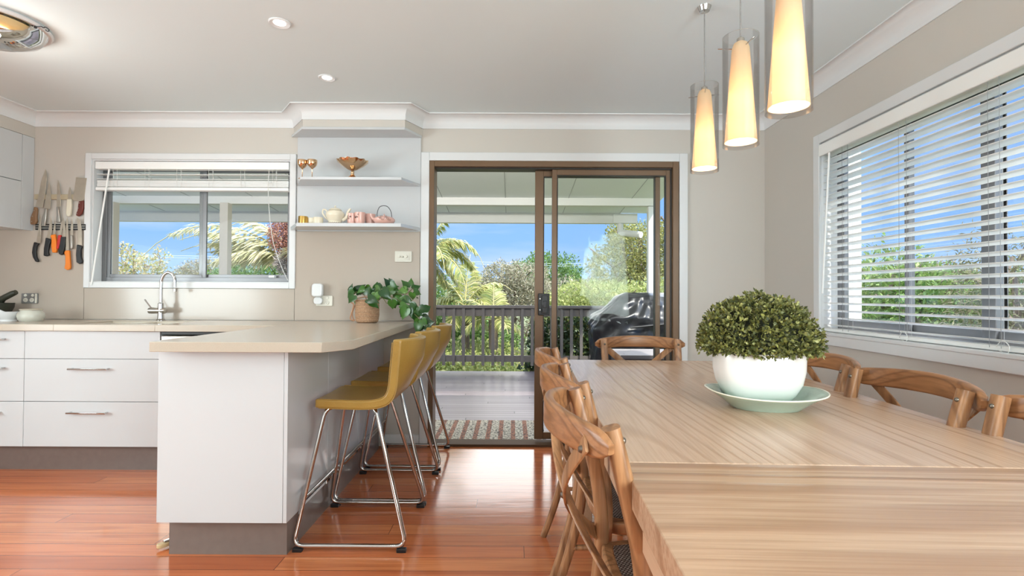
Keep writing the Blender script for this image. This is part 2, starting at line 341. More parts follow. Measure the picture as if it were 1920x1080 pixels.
# coved cornice following the wall line
p_ = .085
def cove(path, name, flip=1):
    # path of wall-line corner points, room side to the right of travel; mitred
    pts = [Vector((x, y)) for x, y in path]; prof = []
    for i in range(9):
        a = PI/2*i/8; prof.append((p_*(1-math.cos(a))*1.0+.0, -p_+p_*math.sin(a)))   # (out from wall, down)
    prof = [(.0, -p_-.004), (.008, -p_-.004)]+[(max(o, .008), z) for o, z in prof]+[(p_+.012, -.008), (p_+.012, -.0005), (0, -.0005)]
    vs = []; n = len(pts); k = len(prof)
    for i, p in enumerate(pts):
        d0 = (pts[i]-pts[i-1]).normalized() if i else (pts[1]-pts[0]).normalized()
        d1 = (pts[i+1]-pts[i]).normalized() if i < n-1 else d0
        n0 = Vector((d0.y, -d0.x)); n1 = Vector((d1.y, -d1.x)); nn = (n0+n1); nn = nn/ (1+n0.dot(n1))
        for o_, z in prof: q = p+nn*o_; vs.append((q.x, q.y, HC+z))
    f = []
    for i in range(n-1):
        for q in range(k): f.append((i*k+q, i*k+(q+1) % k, (i+1)*k+(q+1) % k, (i+1)*k+q))
    b = MB(); b.add(vs, f); return structure(name, b, corn_m, smooth=35)
cove([(XL, -1), (XL, D), (UL, D), (UL+.14, UF), (UR-.09, UF), (UR, D), (XR, D), (XR, -3.5)], 'trim_1')
# splashback: three glossy glass panels
for i, (x0, x1, z0, z1) in enumerate(((-4.19, -3.092, .9, 1.545), (-3.089, -1.572, .9, 1.128), (-1.569, -.668, .9, 1.545))):
    o = MB().box(x0, x1, D-.008, D-.001, z0+.003, z1).build('splashback_panel', splash, bevel=.001)
    tag(o, ['beige glass splashback panel behind the knife racks and stone jars', 'long low beige glass splashback panel under the kitchen window', 'beige glass splashback panel behind the potted vine and white light switch'][i], 'splashback')
def frame_boxes(b, x0, x1, z0, z1, w, y0, y1, bottom=True):
    b.box(x0, x0+w, y0, y1, z0, z1).box(x1-w, x1, y0, y1, z0, z1).box(x0+w, x1-w, y0, y1, z1-w, z1)
    if bottom: b.box(x0+w, x1-w, y0, y1, z0, z0+w)
    return b
# kitchen window
fr = st(frame_boxes(MB(), wx[0]-.04, wx[1]+.04, wx[2]-.035, wx[3]+.04, .043, D-.018, D+.001).build('window_1', whitep, bevel=.003))
rv = MB(); e_ = .012
rv.box(wx[0], wx[0]+e_, D, D+T, wx[2], wx[3]).box(wx[1]-e_, wx[1], D, D+T, wx[2], wx[3]).box(wx[0]+e_, wx[1]-e_, D, D+T, wx[3]-e_, wx[3]).box(wx[0]+e_, wx[1]-e_, D, D+T, wx[2], wx[2]+e_)
rv.build('window_reveal', whitep, fr)
fx0, fx1, fz0, fz1 = wx[0]+e_, wx[1]-e_, wx[2]+e_, wx[3]-e_
frame_boxes(MB(), fx0, fx1, fz0, fz1, .034, D+.085, D+.135).build('outer_frame', alu, fr, bevel=.002)
sa = frame_boxes(MB(), fx0+.03, -2.27, fz0+.028, fz1-.028, .028, D+.092, D+.108).build('sash', alu, fr, bevel=.002)
MB().box(fx0+.05, -2.29, D+.099, D+.102, fz0+.05, fz1-.05).build('glass_pane', glass, sa)
sa = frame_boxes(MB(), -2.335, fx1-.03, fz0+.028, fz1-.028, .03, D+.112, D+.128).build('sash', alu, fr, bevel=.002)
MB().box(-2.31, fx1-.05, D+.119, D+.122, fz0+.05, fz1-.05).build('glass_pane', glass, sa)
MB().box(-1.80, -1.755, D+.078, D+.112, fz0+.034, fz0+.052).build('latch', whitep, sa, bevel=.003)
# kitchen blind, gathered up
t = thing('venetian_blind', 'white venetian blind gathered up at the top of the kitchen window', 'blind', (-2.33, D+.045, 2.03))
bx0, bx1 = wx[0]+.015, wx[1]-.022
MB().box(bx0, bx1, D+.006, D+.062, 1.995, 2.05).build('headrail', blind, t, world=True, bevel=.003)
b = MB()
for z in (1.957, 1.922): b.box(bx0+.01, bx1-.005, D+.012, D+.06, z, z+.003)
for i in range(17): b.box(bx0+.01+rnd.uniform(0, .004), bx1-.004, D+.010+rnd.uniform(0, .004), D+.06, 1.868+i*.0027, 1.8700+i*.0027)
b.build('slats', blind, t, world=True)
MB().box(bx0, bx1-.004, D+.008, D+.064, 1.84, 1.865).build('bottom_rail', blind, t, world=True, bevel=.006)
for i in range(6):
    b = MB(); x = bx0+.13+i*.232
    for y in (D+.007, D+.064): b.tube([(x, y, 2.0), (x+.002, y, 1.86)], .0011, 5)
    b.tube([(x+.03, D+.006, 2.0), (x+.032, D+.006, 1.86)], .0011, 5)
    b.build('ladder_cord', cordm, t, world=True)
MB().tube([(-2.925, D-.004, 1.99), (-3.025, D-.024, 1.15)], .006, 8).build('tilt_wand', blind, t, world=True, smooth=30)
MB().tube(spline([(-1.765, D-.004, 1.99), (-1.768, D-.006, 1.8), (-1.735, D-.008, 1.5), (-1.67, D-.01, 1.3), (-1.617, D-.012, 1.19)]), .0025, 6).build('pull_cord', cordm, t, world=True)
# sliding door
dr = st(frame_boxes(MB(), dx[0]-.05, dx[1]+.06, 0, dx[3]+.055, .06, D-.018, D+.001, bottom=False).build('door_1', whitep, bevel=.003))
b = frame_boxes(MB(), dx[0]+.004, dx[1]-.004, .002, dx[3]-.004, .042, D-.012, D+.13, bottom=False)
b.build('door_frame', bronze, dr, bevel=.002)
MB().box(dx[0]+.047, dx[1]-.047, D-.012, D+.13, .001, .018).build('door_sill', mat('dark_bronze_sill', (92, 72, 56), .65, var=.1, spec=.15), dr, bevel=.002)
MB().box(dx[0]+.047, dx[1]-.047, D+.02, D+.12, 2.012, 2.022).box(dx[1]-.056, dx[1]-.047, D+.02, D+.12, .03, 2.01).build('track_seal', bronzed, dr)
def panel(nm, x0, x1, y, sw):
    b = MB(); b.box(x0, x0+sw, y-.016, y+.016, .035, 2.012).box(x1-.035, x1, y-.016, y+.016, .035, 2.012).box(x0+sw, x1-.035, y-.016, y+.016, .035, .085).box(x0+sw, x1-.035, y-.016, y+.016, 1.972, 2.012)
    o = b.build(nm, bronze, dr, bevel=.002)
    MB().box(x0+sw-.004, x1-.031, y-.003, y+.003, .08, 1.976).build('glass_pane', glass, o)
    MB().box(x0+sw+.001, x0+sw+.006, y-.018, y+.018, .086, 1.97).box(x1-.041, x1-.036, y-.018, y+.018, .086, 1.97).box(x0+sw+.006, x1-.041, y-.018, y+.018, 1.966, 1.971).build('gasket', bronzed, o)
    return o
panel('fixed_panel', .29, 1.158, D+.045, .036)
sp = panel('sliding_panel', .168, 1.092, D+.09, .062)
lk = MB().box(.193, .275, D+.045, D+.073, .945, 1.105).build('lock', black, sp, bevel=.004)
MB().box(.218, .262, D+.036, D+.046, .96, 1.09).box(.226, .254, D+.028, D+.037, 1.0, 1.05).build('lock_plate', mat('lock_gloss', (30, 30, 34), .12), lk, bevel=.003)
b = MB()
for z in (.985, 1.066): b.lathe([(.0045, 0), (.0045, .005), (0, .006)], (.205, D+.038, z), 10, 'Y')
b.build('screw', chrome, lk, smooth=30)
# baseboards
structure('baseboard_back', MB().box(-.925, dx[0]-.052, D-.014, D-.0005, 0, .085).box(dx[1]+.062, XR-.015, D-.014, D-.0005, 0, .085), whitep, bevel=.003)
structure('baseboard_right', MB().box(XR-.014, XR-.0005, -3.5, D-.0005, 0, .085), whitep, bevel=.003)
# dining window
def yframe(b, y0, y1, z0, z1, w, x0, x1, wb=None):
    wb = wb or w
    return b.box(x0, x1, y0, y0+w, z0, z1).box(x0, x1, y1-w, y1, z0, z1).box(x0, x1, y0+w, y1-w, z1-w, z1).box(x0, x1, y0+w, y1-w, z0, z0+wb)
f2 = st(yframe(MB(), ry[0]-.045, ry[1]+.045, rz[0]-.062, rz[1]+.055, .058, XR-.018, XR+.001).build('window_2', whitep, bevel=.004))
b = MB(); b.box(XR, XR+T, ry[0], ry[0]+e_, rz[0], rz[1]).box(XR, XR+T, ry[1]-e_, ry[1], rz[0], rz[1]).box(XR, XR+T, ry[0]+e_, ry[1]-e_, rz[1]-e_, rz[1])
b.build('window_reveal', whitep, f2)
MB().box(XR-.022, XR+.09, ry[0]+e_, ry[1]-e_, rz[0]-.008, rz[0]+e_).build('window_sill', whitep, f2, bevel=.004)
o0, o1, q0, q1 = ry[0]+e_, ry[1]-e_, rz[0]+e_, rz[1]-e_
yframe(MB(), o0, o1, q0, q1, .035, XR+.092, XR+.138).build('outer_frame', alu, f2, bevel=.002)
pan = [(2.12, o1-.03, XR+.105), (1.62, 2.20, XR+.125), (1.1, 1.66, XR+.105), (o0+.03, 1.14, XR+.125)]
pan = [(2.56, o1-.03, XR+.105), (2.09, 2.60, XR+.124), (1.60, 2.15, XR+.105), (1.09, 1.64, XR+.124), (o0+.03, 1.13, XR+.105)]
for y0, y1, x in pan:
    sa = yframe(MB(), y0, y1, q0+.03, q1-.03, .03, x-.009, x+.009, .04).build('sash', alu, f2, bevel=.002)
    MB().box(x-.002, x+.002, y0+.02, y1-.02, q0+.05, q1-.05).build('glass_pane', glass, sa)
MB().box(XR+.085, XR+.137, 2.09, 2.155, q0+.03, q1-.03).build('mullion', alu, f2, bevel=.003)
# dining blind, lowered with open slats
t = thing('venetian_blind', 'white venetian blind lowered with open slats over the dining window', 'blind', (XR+.04, 1.85, 1.95))
b0, b1 = ry[0]+.02, ry[1]-.02
MB().box(XR-.008, XR+.056, b0, b1, 1.935, 1.985).build('headrail', blind, t, world=True, bevel=.003)
MB().box(XR-.02, XR-.009, b0-.005, b1+.005, 1.918, 1.987).build('valance', blind, t, world=True, bevel=.004)
b = MB(); nsl = 25; tz = (1.905-.905)/(nsl-1)
for i in range(nsl):
    z = .925+i*tz; ta = math.radians(12); c_, s_ = math.cos(ta)*.025, math.sin(ta)*.025; xc = XR+.032
    for (u0, u1, lift0, lift1) in ((-1, 0, 0, .003), (0, 1, .003, 0)):
        X0, X1 = xc+u0*c_, xc+u1*c_; Z0, Z1 = z-u0*s_+lift0, z-u1*s_+lift1
        b.add([(X0, b0, Z0), (X1, b0, Z1), (X1, b1, Z1), (X0, b1, Z0), (X0, b0, Z0+.0028), (X1, b0, Z1+.0028), (X1, b1, Z1+.0028), (X0, b1, Z0+.0028)],
              [(0, 3, 2, 1), (4, 5, 6, 7), (0, 1, 5, 4), (1, 2, 6, 5), (2, 3, 7, 6), (3, 0, 4, 7)])
b.build('slats', blind, t, world=True)
MB().box(XR+.006, XR+.058, b0, b1, .889, .909).build('bottom_rail', blind, t, world=True, bevel=.005)
for y in (.8, 1.25, 1.63, 2.03, 2.5, 2.93):
    b = MB()
    for x in (XR+.004, XR+.061): b.tube([(x, y, 1.94), (x, y, .9)], .0009, 5)
    b.tube([(XR+.003, y-.05, 1.94), (XR+.003, y-.05, .9)], .0009, 5)
    b.build('ladder_cord', mat('grey_cord', (150, 150, 150), .7), t, world=True)
b = MB()
for y in (2.0, 2.5):
    b = MB(); b.tube(spline([(XR+.003, y, .905), (XR-.004, y-.03, .93), (XR-.006, y-.06, .915), (XR-.002, y-.05, .885), (XR+.0, y-.01, .893)]), .0016, 5); b.build('cord_tail', cordm, t, world=True)
MB().tube([(XR-.012, 3.02, 1.93), (XR-.03, 3.06, 1.11)], .0055, 8).build('tilt_wand', blind, t, world=True, smooth=30)
# ------------------------------------------------------------ kitchen cabinets
def handle(parent, xc, z, y, L=.24, off=(0, 0, 0)):
    b = MB(); h = L/2
    b.box(xc-h, xc+h, y-.036, y-.026, z-.005, z+.005); b.box(xc-h+.004, xc-h+.016, y-.030, y, z-.0045, z+.0045); b.box(xc+h-.016, xc+h-.004, y-.030, y, z-.0045, z+.0045)
    return b.build('handle', chrome, parent, world=True, bevel=.0025)
CY = 3.24
def drawer_cab(x0, x1, label, handles):
    t = thing('drawer_cabinet', label, 'cabinet', ((x0+x1)/2, 3.5, 0))
    MB().box(x0+.002, x1-.002, CY+.021, D-.012, .152, .688).box(x0+.002, x1-.002, CY+.021, CY+.08, .688, .858).build('carcass', white, t, world=True)
    MB().box(x0, x1, CY+.04, CY+.055, 0, .150).build('kickboard', kick, t, world=True)
    for (z0, z1), hz in zip(((.689, .857), (.428, .686), (.152, .425)), handles):
        d = MB().box(x0+.0015, x1-.0015, CY, CY+.019, z0, z1).build('drawer', white, t, world=True, bevel=.0012)
        if hz: handle(d, hz[0], hz[1], CY)
drawer_cab(-3.62, -2.985, 'white drawer cabinet at the far left under the stone jars', ((-3.215, .808), (-3.215, .632), (-3.235, .36)))
drawer_cab(-2.985, -2.155, 'wide white three-drawer cabinet under the kitchen sink', (None, (-2.575, .629), (-2.58, .362)))
t = thing('dishwasher', 'stainless steel dishwasher tucked in the corner behind the peninsula end', 'dishwasher', (-1.85, 3.5, 0))
MB().box(-2.15, -1.552, CY+.025, D-.05, .1, .80).build('body', steel, t, world=True)
dd = MB().box(-2.147, -1.555, CY-.005, CY+.022, .12, .832).build('door', steel, t, world=True, bevel=.004)
MB().box(-2.147, -1.555, CY-.001, CY+.03, .84, .858).build('control_strip', black, t, world=True)
MB().box(-2.15, -1.552, CY+.04, CY+.055, 0, .098).build('kickboard', kick, t, world=True)
# peninsula
t = thing('peninsula_cabinet', 'white glossy peninsula cabinet with grey-brown kickboard facing the bar stools', 'cabinet', (-1.19, 3, 0))
PX0, PX1, PY = -1.455, -.925, 2.18
MB().box(PX0+.02, PX1-.02, PY+.019, 3.78, .152, .858).build('carcass', white, t, world=True)
MB().box(PX0, PX1-.013, PY, PY+.018, .15, .859).build('end_panel', white, t, world=True, bevel=.001)
b = MB()
for y0, y1 in ((PY, 2.66), (2.662, 3.2), (3.202, D-.012)):
    MB().box(PX1-.0115, PX1+.004, y0, y1, .15, .859).build('side_panel', white, t, world=True, bevel=.001)
MB().box(PX1+.004, PX1+.008, PY+.45, D-.016, .15, .19).build('edge_strip', chrome, t, world=True)
MB().box(PX0+.025, PX1-.012, PY+.045, 3.75, 0, .149).build('kickboard', mat('grey_brown_kickboard_side', (120, 108, 102), .22, var=.1, scale=30), t, world=True)
# worktop (one continuous L)
SINK = (-2.78, -2.165, 3.335, 3.675)
t = thing('worktop', 'continuous beige stone worktop running under the window and along the peninsula', 'worktop', (-2, 3.5, .86))
wy = 3.205
b = MB(); z0, z1 = .86, .90
b.box(-4.19, SINK[0], wy, D-.0085, z0, z1).box(SINK[0], SINK[1], wy, SINK[2], z0, z1).box(SINK[0], SINK[1], SINK[3], D-.0085, z0, z1).box(SINK[1], -1.43, wy, D-.0085, z0, z1)
pn = [(-1.43, 2.085), (-.75, 2.085), (-.664, 2.215), (-.69, D-.0085), (-1.43, D-.0085)]
b.prism(pn, z0, z1).build('slab', stone, t, world=True, bevel=.002)
t = thing('sink', 'beige undermount double sink set in the worktop below the window', 'sink', (-2.47, 3.5, .7))
bm_ = mat('sink_composite', (214, 204, 188), .3, var=.05)
for x0, x1 in ((SINK[0]+.0005, -2.475), (-2.47, SINK[1]-.0005)):
    b = MB(); w_ = .006; y0, y1 = SINK[2]+.0005, SINK[3]-.0005
    b.box(x0, x0+w_, y0, y1, .70, .892).box(x1-w_, x1, y0, y1, .70, .892).box(x0+w_, x1-w_, y0, y0+w_, .70, .892).box(x0+w_, x1-w_, y1-w_, y1, .70, .892).box(x0, x1, y0, y1, .694, .70)
    o = b.build('bowl', bm_, t, world=True)
    MB().lathe([(0, .7005), (.035, .7005), (.04, .703), (0, .704)], ((x0+x1)/2, 3.5, 0), 20).build('drain', chrome, o, world=True)
# tap
tx, ty = -2.475, 3.725
t = thing('kitchen_tap', 'chrome gooseneck mixer tap standing behind the sink under the window', 'tap', (tx, ty, .9))
MB().lathe([(.027, 0), (.027, .008), (.021, .014), (.019, .05), (.019, .12), (.014, .125), (.0115, .128)], n=24).build('body', chrome, t, smooth=35)
pts = [(0, 0, .125), (0, 0, .25), (.004, 0, .29), (.022, 0, .325), (.05, 0, .34), (.08, -.002, .325), (.098, -.004, .29), (.1, -.004, .235)]
MB().tube(spline(pts, 6), .0105, 14).build('spout', chrome, t, smooth=35)
MB().lathe([(.0125, 0), (.0125, .02)], (.1, -.004, .205), 14).build('aerator', steel, t, smooth=35)
cart = MB().lathe([(0, -.085), (.02, -.082), (.022, -.06), (.02, -.03), (.0215, .018), (.018, .034), (0, .036)], (0, 0, .07), 22, 'X').build('mixer_cartridge', steel, t, smooth=35)
MB().tube([(-.045, 0, .058), (-.108, -.01, .148)], .0045, 10).build('lever', chrome, cart, smooth=30)
# upper cupboards on the left wall
t = thing('wall_cupboard', 'white flat-fronted overhead wall cupboard at the far left of the kitchen', 'cupboard', (-3.8, 3.2, 1.5))
MB().box(-4.19, XL-.02, 1.6, D-.003, 1.545, 2.212).build('carcass', white, t, world=True)
MB().box(XL-.02, XL, D-.095, D-.003, 1.54, 2.213).build('end_filler', white, t, world=True, bevel=.001)
for (y0, y1) in ((D-.75, D-.098), (D-1.42, D-.754)):
    for (z0, z1) in ((1.54, 1.878), (1.882, 2.213)):
        MB().box(XL-.0195, XL-.001, y0, y1, z0, z1).build('door', white, t, world=True, bevel=.0012)
# ------------------------------------------------------------ display shelves
t = thing('display_shelf_unit', 'white open display shelves with angled ends between the window and the sliding door', 'shelf', (-1.11, D, 1.5))
MB().box(-1.556, -.664, D-.014, D-.0005, 1.548, 2.226).build('back_panel', white, t, world=True)
def shelf(nm, z0, z1, xl, xr, yf, cl=.13, cr=.09):
    return MB().prism([(xl, D-.0145), (xl+cl, yf), (xr-cr, yf), (xr, D-.0145)], z0, z1).build(nm, white, t, world=True, bevel=.0015)
shelf('shelf', 1.552, 1.576, -1.602, -.667, D-.24, .135)
shelf('shelf', 1.873, 1.891, -1.556, -.667, D-.235, .11)
shelf('top_board', 2.226, 2.243, -1.60, -.658, D-.205, .15, .085)
gold = mat('rose_gold', (226, 190, 152), .14, metal=1, var=.06)
goldy = mat('yellow_gold', (214, 176, 100), .18, metal=1, var=.12, scale=40)
cream = mat('cream_glazed_ceramic', (222, 212, 190), .22, var=.06, scale=14)
pink = mat('pink_glazed_ceramic', (218, 174, 162), .25, var=.08, scale=14)
pinkb = mat('pink_glazed_band', (230, 186, 176), .25, var=.06)
dkt = mat('dark_painted_sprig', (66, 42, 40), .5, var=.2)
G1 = 'gold goblets on the upper display shelf'
ZT, ZB = 1.8915, 1.5765
def goblet(x, y, label, first=None):
    t = thing('goblet', label, 'goblet', (x, y, ZT), 0, G1)
    MB().lathe([(0, 0), (.026, 0), (.026, .003), (.005, .007), (.0028, .012), (.0028, .066), (.006, .072), (.022, .084), (.031, .098), (.034, .113), (.033, .132), (.0315, .132), (.032, .113), (.02, .088), (0, .08)], n=26).build('bowl', gold, t, smooth=40)
    return t
g = goblet(-1.462, 3.66, 'rose gold goblet nearest the window on the upper display shelf')
dup(g, (-1.392, 3.655, ZT), 0, 'rose gold goblet on the side of its twin nearer the cake stand')
t = thing('cake_stand', 'rose gold pedestal cake stand on the upper display shelf', 'cake stand', (-1.113, 3.66, ZT))
MB().lathe([(0, 0), (.041, 0), (.038, .008), (.02, .02), (.011, .036), (.013, .047), (.009, .052), (.013, .058), (0, .06)], n=28).build('pedestal', gold, t, smooth=40)
b = MB(); n = 64; prof = [(0, .058), (.03, .066), (.075, .094), (.102, .118), (.106, .128), (.1, .126), (.07, .104), (.03, .08), (0, .074)]
vs = []; k = len(prof)
for i in range(n):
    a = 2*PI*i/n
    for r, z in prof:
        q = (r/.106)**4*.0045*math.cos(12*a); vs.append(((r+q)*math.cos(a), (r+q)*math.sin(a), z+q*.5))
b.add(vs, [(i*k+q, ((i+1) % n)*k+q, ((i+1) % n)*k+q+1, i*k+q+1) for i in range(n) for q in range(k-1)]); b.build('dish', gold, t, smooth=40)
def cupbody(h, r0, r1, th=.003, foot=0):
    return [(0, 0), (r0, 0), (r0+.004, .004), ((r0+r1)/2+.003, h*.45), (r1, h), (r1-th, h), ((r0+r1)/2, h*.45), (r0, .01), (0, .008)]
tag(MB().lathe(cupbody(.052, .029, .031), (-1.447, 3.645, ZB), 24).build('votive_cup', goldy, smooth=40), 'small shiny gold cup at the window end of the lower display shelf', 'cup')
tag(MB().lathe(cupbody(.044, .024, .031), (-1.395, 3.67, ZB), 24).build('cup', cream, smooth=40), 'cream cup just beside the small gold cup on the shelf', 'cup', 'cream cups on the lower display shelf')
t = tag(MB().lathe(cupbody(.045, .029, .033), (-1.343, 3.645, ZB), 24).build('cup', cream, smooth=40), 'cream cup tucked next to the cream teapot handle', 'cup', 'cream cups on the lower display shelf')
t = thing('teapot', 'cream crackle teapot with raised lid and dark pattern round its foot', 'teapot', (-1.229, 3.655, ZB))
body = MB().lathe([(0, 0), (.044, 0), (.046, .012), (.044, .016), (.05, .03), (.062, .055), (.064, .07), (.056, .085), (.046, .093), (.038, .095), (0, .095)], n=36).build('body', cream, t, smooth=40)
MB().lathe([(.042, .0955), (.044, .098), (.034, .108), (.018, .113), (.006, .114), (.004, .118), (.007, .123), (.004, .13), (0, .131)], n=28).build('lid', cream, t, smooth=40)
MB().tube(spline([(.05, 0, .03), (.075, 0, .045), (.088, 0, .08), (.1, 0, .102), (.108, 0, .106)], 5), .0085, 12, scl=[1.5-.75*i/20 for i in range(21)]).build('spout', cream, t, smooth=40)
MB().tube(spline([(-.048, 0, .03), (-.07, 0, .05), (-.088, 0, .08), (-.082, 0, .102), (-.066, 0, .1), (-.056, 0, .084)], 5), .005, 10).build('handle', cream, t, smooth=40)
b = MB()
for i in range(22):
    a = 2*PI*i/22; r = .0468
    for da, dz, s_ in ((0, .005, .004), (.11, .009, .003)):
        c_ = Vector((r*math.cos(a+da), r*math.sin(a+da), dz)); tt = Vector((-math.sin(a), math.cos(a), 0)); b.add([c_-tt*s_, c_+Vector((0, 0, -s_)), c_+tt*s_, c_+Vector((0, 0, s_*.8))], [(0, 1, 2, 3)])
b.build('painted_border', dkt, body)
def sprig(parent, rad, zc, a0, n=9, seed=1):
    r_ = random.Random(seed); b = MB()
    for i in range(n):
        a = a0+r_.uniform(-.5, .5); z = zc+r_.uniform(-.014, .016); R = rad(z)+.0008
        for q in range(5):
            a2 = a+.09*math.cos(q*1.256); z2 = z+.0035*math.sin(q*1.256)*1.1
            p = Vector((R*math.cos(a2), R*math.sin(a2), z2)); tt = Vector((-math.sin(a2), math.cos(a2), 0))*.0024; b.add([p-tt, p+Vector((0, 0, -.002)), p+tt, p+Vector((0, 0, .002))], [(0, 1, 2, 3)])
    b.build('painted_blossom', dkt, parent)
for i, (x, y, lab) in enumerate(((-1.117, 3.675, 'pink blossom cup at the teapot spout side of the pink cups'), (-1.05, 3.632, 'pink blossom cup in front in the middle of the pink cups'), (-.998, 3.70, 'plain-sided pink cup half behind the pink kettle teapot'))):
    t = thing('cup', lab, 'cup', (x, y, ZB), 0, 'pink cups on the lower display shelf')
    bd = MB().lathe([(0, 0), (.027, 0), (.031, .008), (.034, .035), (.0345, .06), (.037, .078), (.035, .078), (.032, .06), (.031, .012), (0, .008)], n=28).build('body', pink, t, smooth=40)
    if i < 2: sprig(bd, lambda z: .0352, .052, -PI/2-.5, 7, i+3)
t = thing('teapot', 'squat pink blossom teapot with a tall dark wire bail handle', 'teapot', (-.885, 3.64, ZB))
bd = MB().lathe([(0, 0), (.05, 0), (.062, .006), (.073, .022), (.073, .034), (.06, .046), (.035, .053), (0, .054)], n=36).build('body', pink, t, smooth=40)
sprig(bd, lambda z: .075, .034, -PI/2+.35, 10, 9)
MB().lathe([(.022, .054), (.02, .057), (.006, .06), (.003, .064), (.005, .069), (0, .072)], n=20).build('lid', pink, t, smooth=40)
MB().tube([(-.055, 0, .03), (-.08, 0, .04), (-.09, 0, .056)], .009, 12, scl=[1.3, 1, .8]).build('spout', pink, t, smooth=40)
wire = mat('dark_wire', (62, 60, 62), .4, metal=.6, var=.1)
MB().tube(spline([(-.047, 0, .047), (-.049, 0, .075), (-.036, 0, .115), (-.01, 0, .128), (.022, 0, .122), (.045, 0, .09), (.052, 0, .05)], 6), .0024, 8).build('bail_handle', wire, t, smooth=40)
# ------------------------------------------------------------ knives on two magnetic racks (traced outlines in metres, real thickness)
K = .00075
def kp(x, y): return (-3.513+x*K, 2.030-.005-y*K)
def poly_part(name, pts, y0, y1, m, parent, bev=0):
    return MB().prism([kp(*p) for p in pts], y0, y1, 'Y').build(name, m, parent, world=True, bevel=bev)
wal = mat('pale_wood_strip', (186, 172, 144), .5, var=.12, scale=30)
tag(MB().box(kp(80, 0)[0], kp(590, 0)[0], D-.016, D-.0095 if False else D-.001, kp(0, 345)[1], kp(0, 295)[1]).build('magnetic_knife_rack', wal, bevel=.002), 'pale wooden magnetic knife strip holding the upper row of knives', 'knife rack')
t = thing('magnetic_knife_rack', 'black magnetic knife strip holding the lower row of knives', 'knife rack', (kp(340, 0)[0], D, kp(0, 610)[1]))
MB().box(kp(98, 0)[0], kp(582, 0)[0], D-.020, D-.0085, kp(0, 640)[1], kp(0, 582)[1]).build('bar', black, t, world=True, bevel=.002)
MB().box(kp(103, 0)[0], kp(577, 0)[0], D-.0215, D-.0201, kp(0, 604)[1], kp(0, 597)[1]).box(kp(103, 0)[0], kp(577, 0)[0], D-.0215, D-.0201, kp(0, 625)[1], kp(0, 618)[1]).build('magnet_strip', steel, t, world=True)
blade = mat('knife_steel', (190, 178, 162), .28, metal=.7, var=.12, scale=25)
hw = mat('brown_wood_handle', (142, 108, 78), .5, var=.3, scale=30, stretch=(1, 1, .2)); hred = mat('dark_red_wood_handle', (104, 44, 34), .35, var=.2)
horg = mat('orange_plastic', (236, 128, 24), .4, var=.04); hr = mat('red_plastic', (196, 36, 30), .4, var=.04); hcr = mat('ivory_plastic', (226, 218, 198), .4, var=.04)
yb = (D-.0195, D-.0165); yl = (D-.0245, D-.0222)
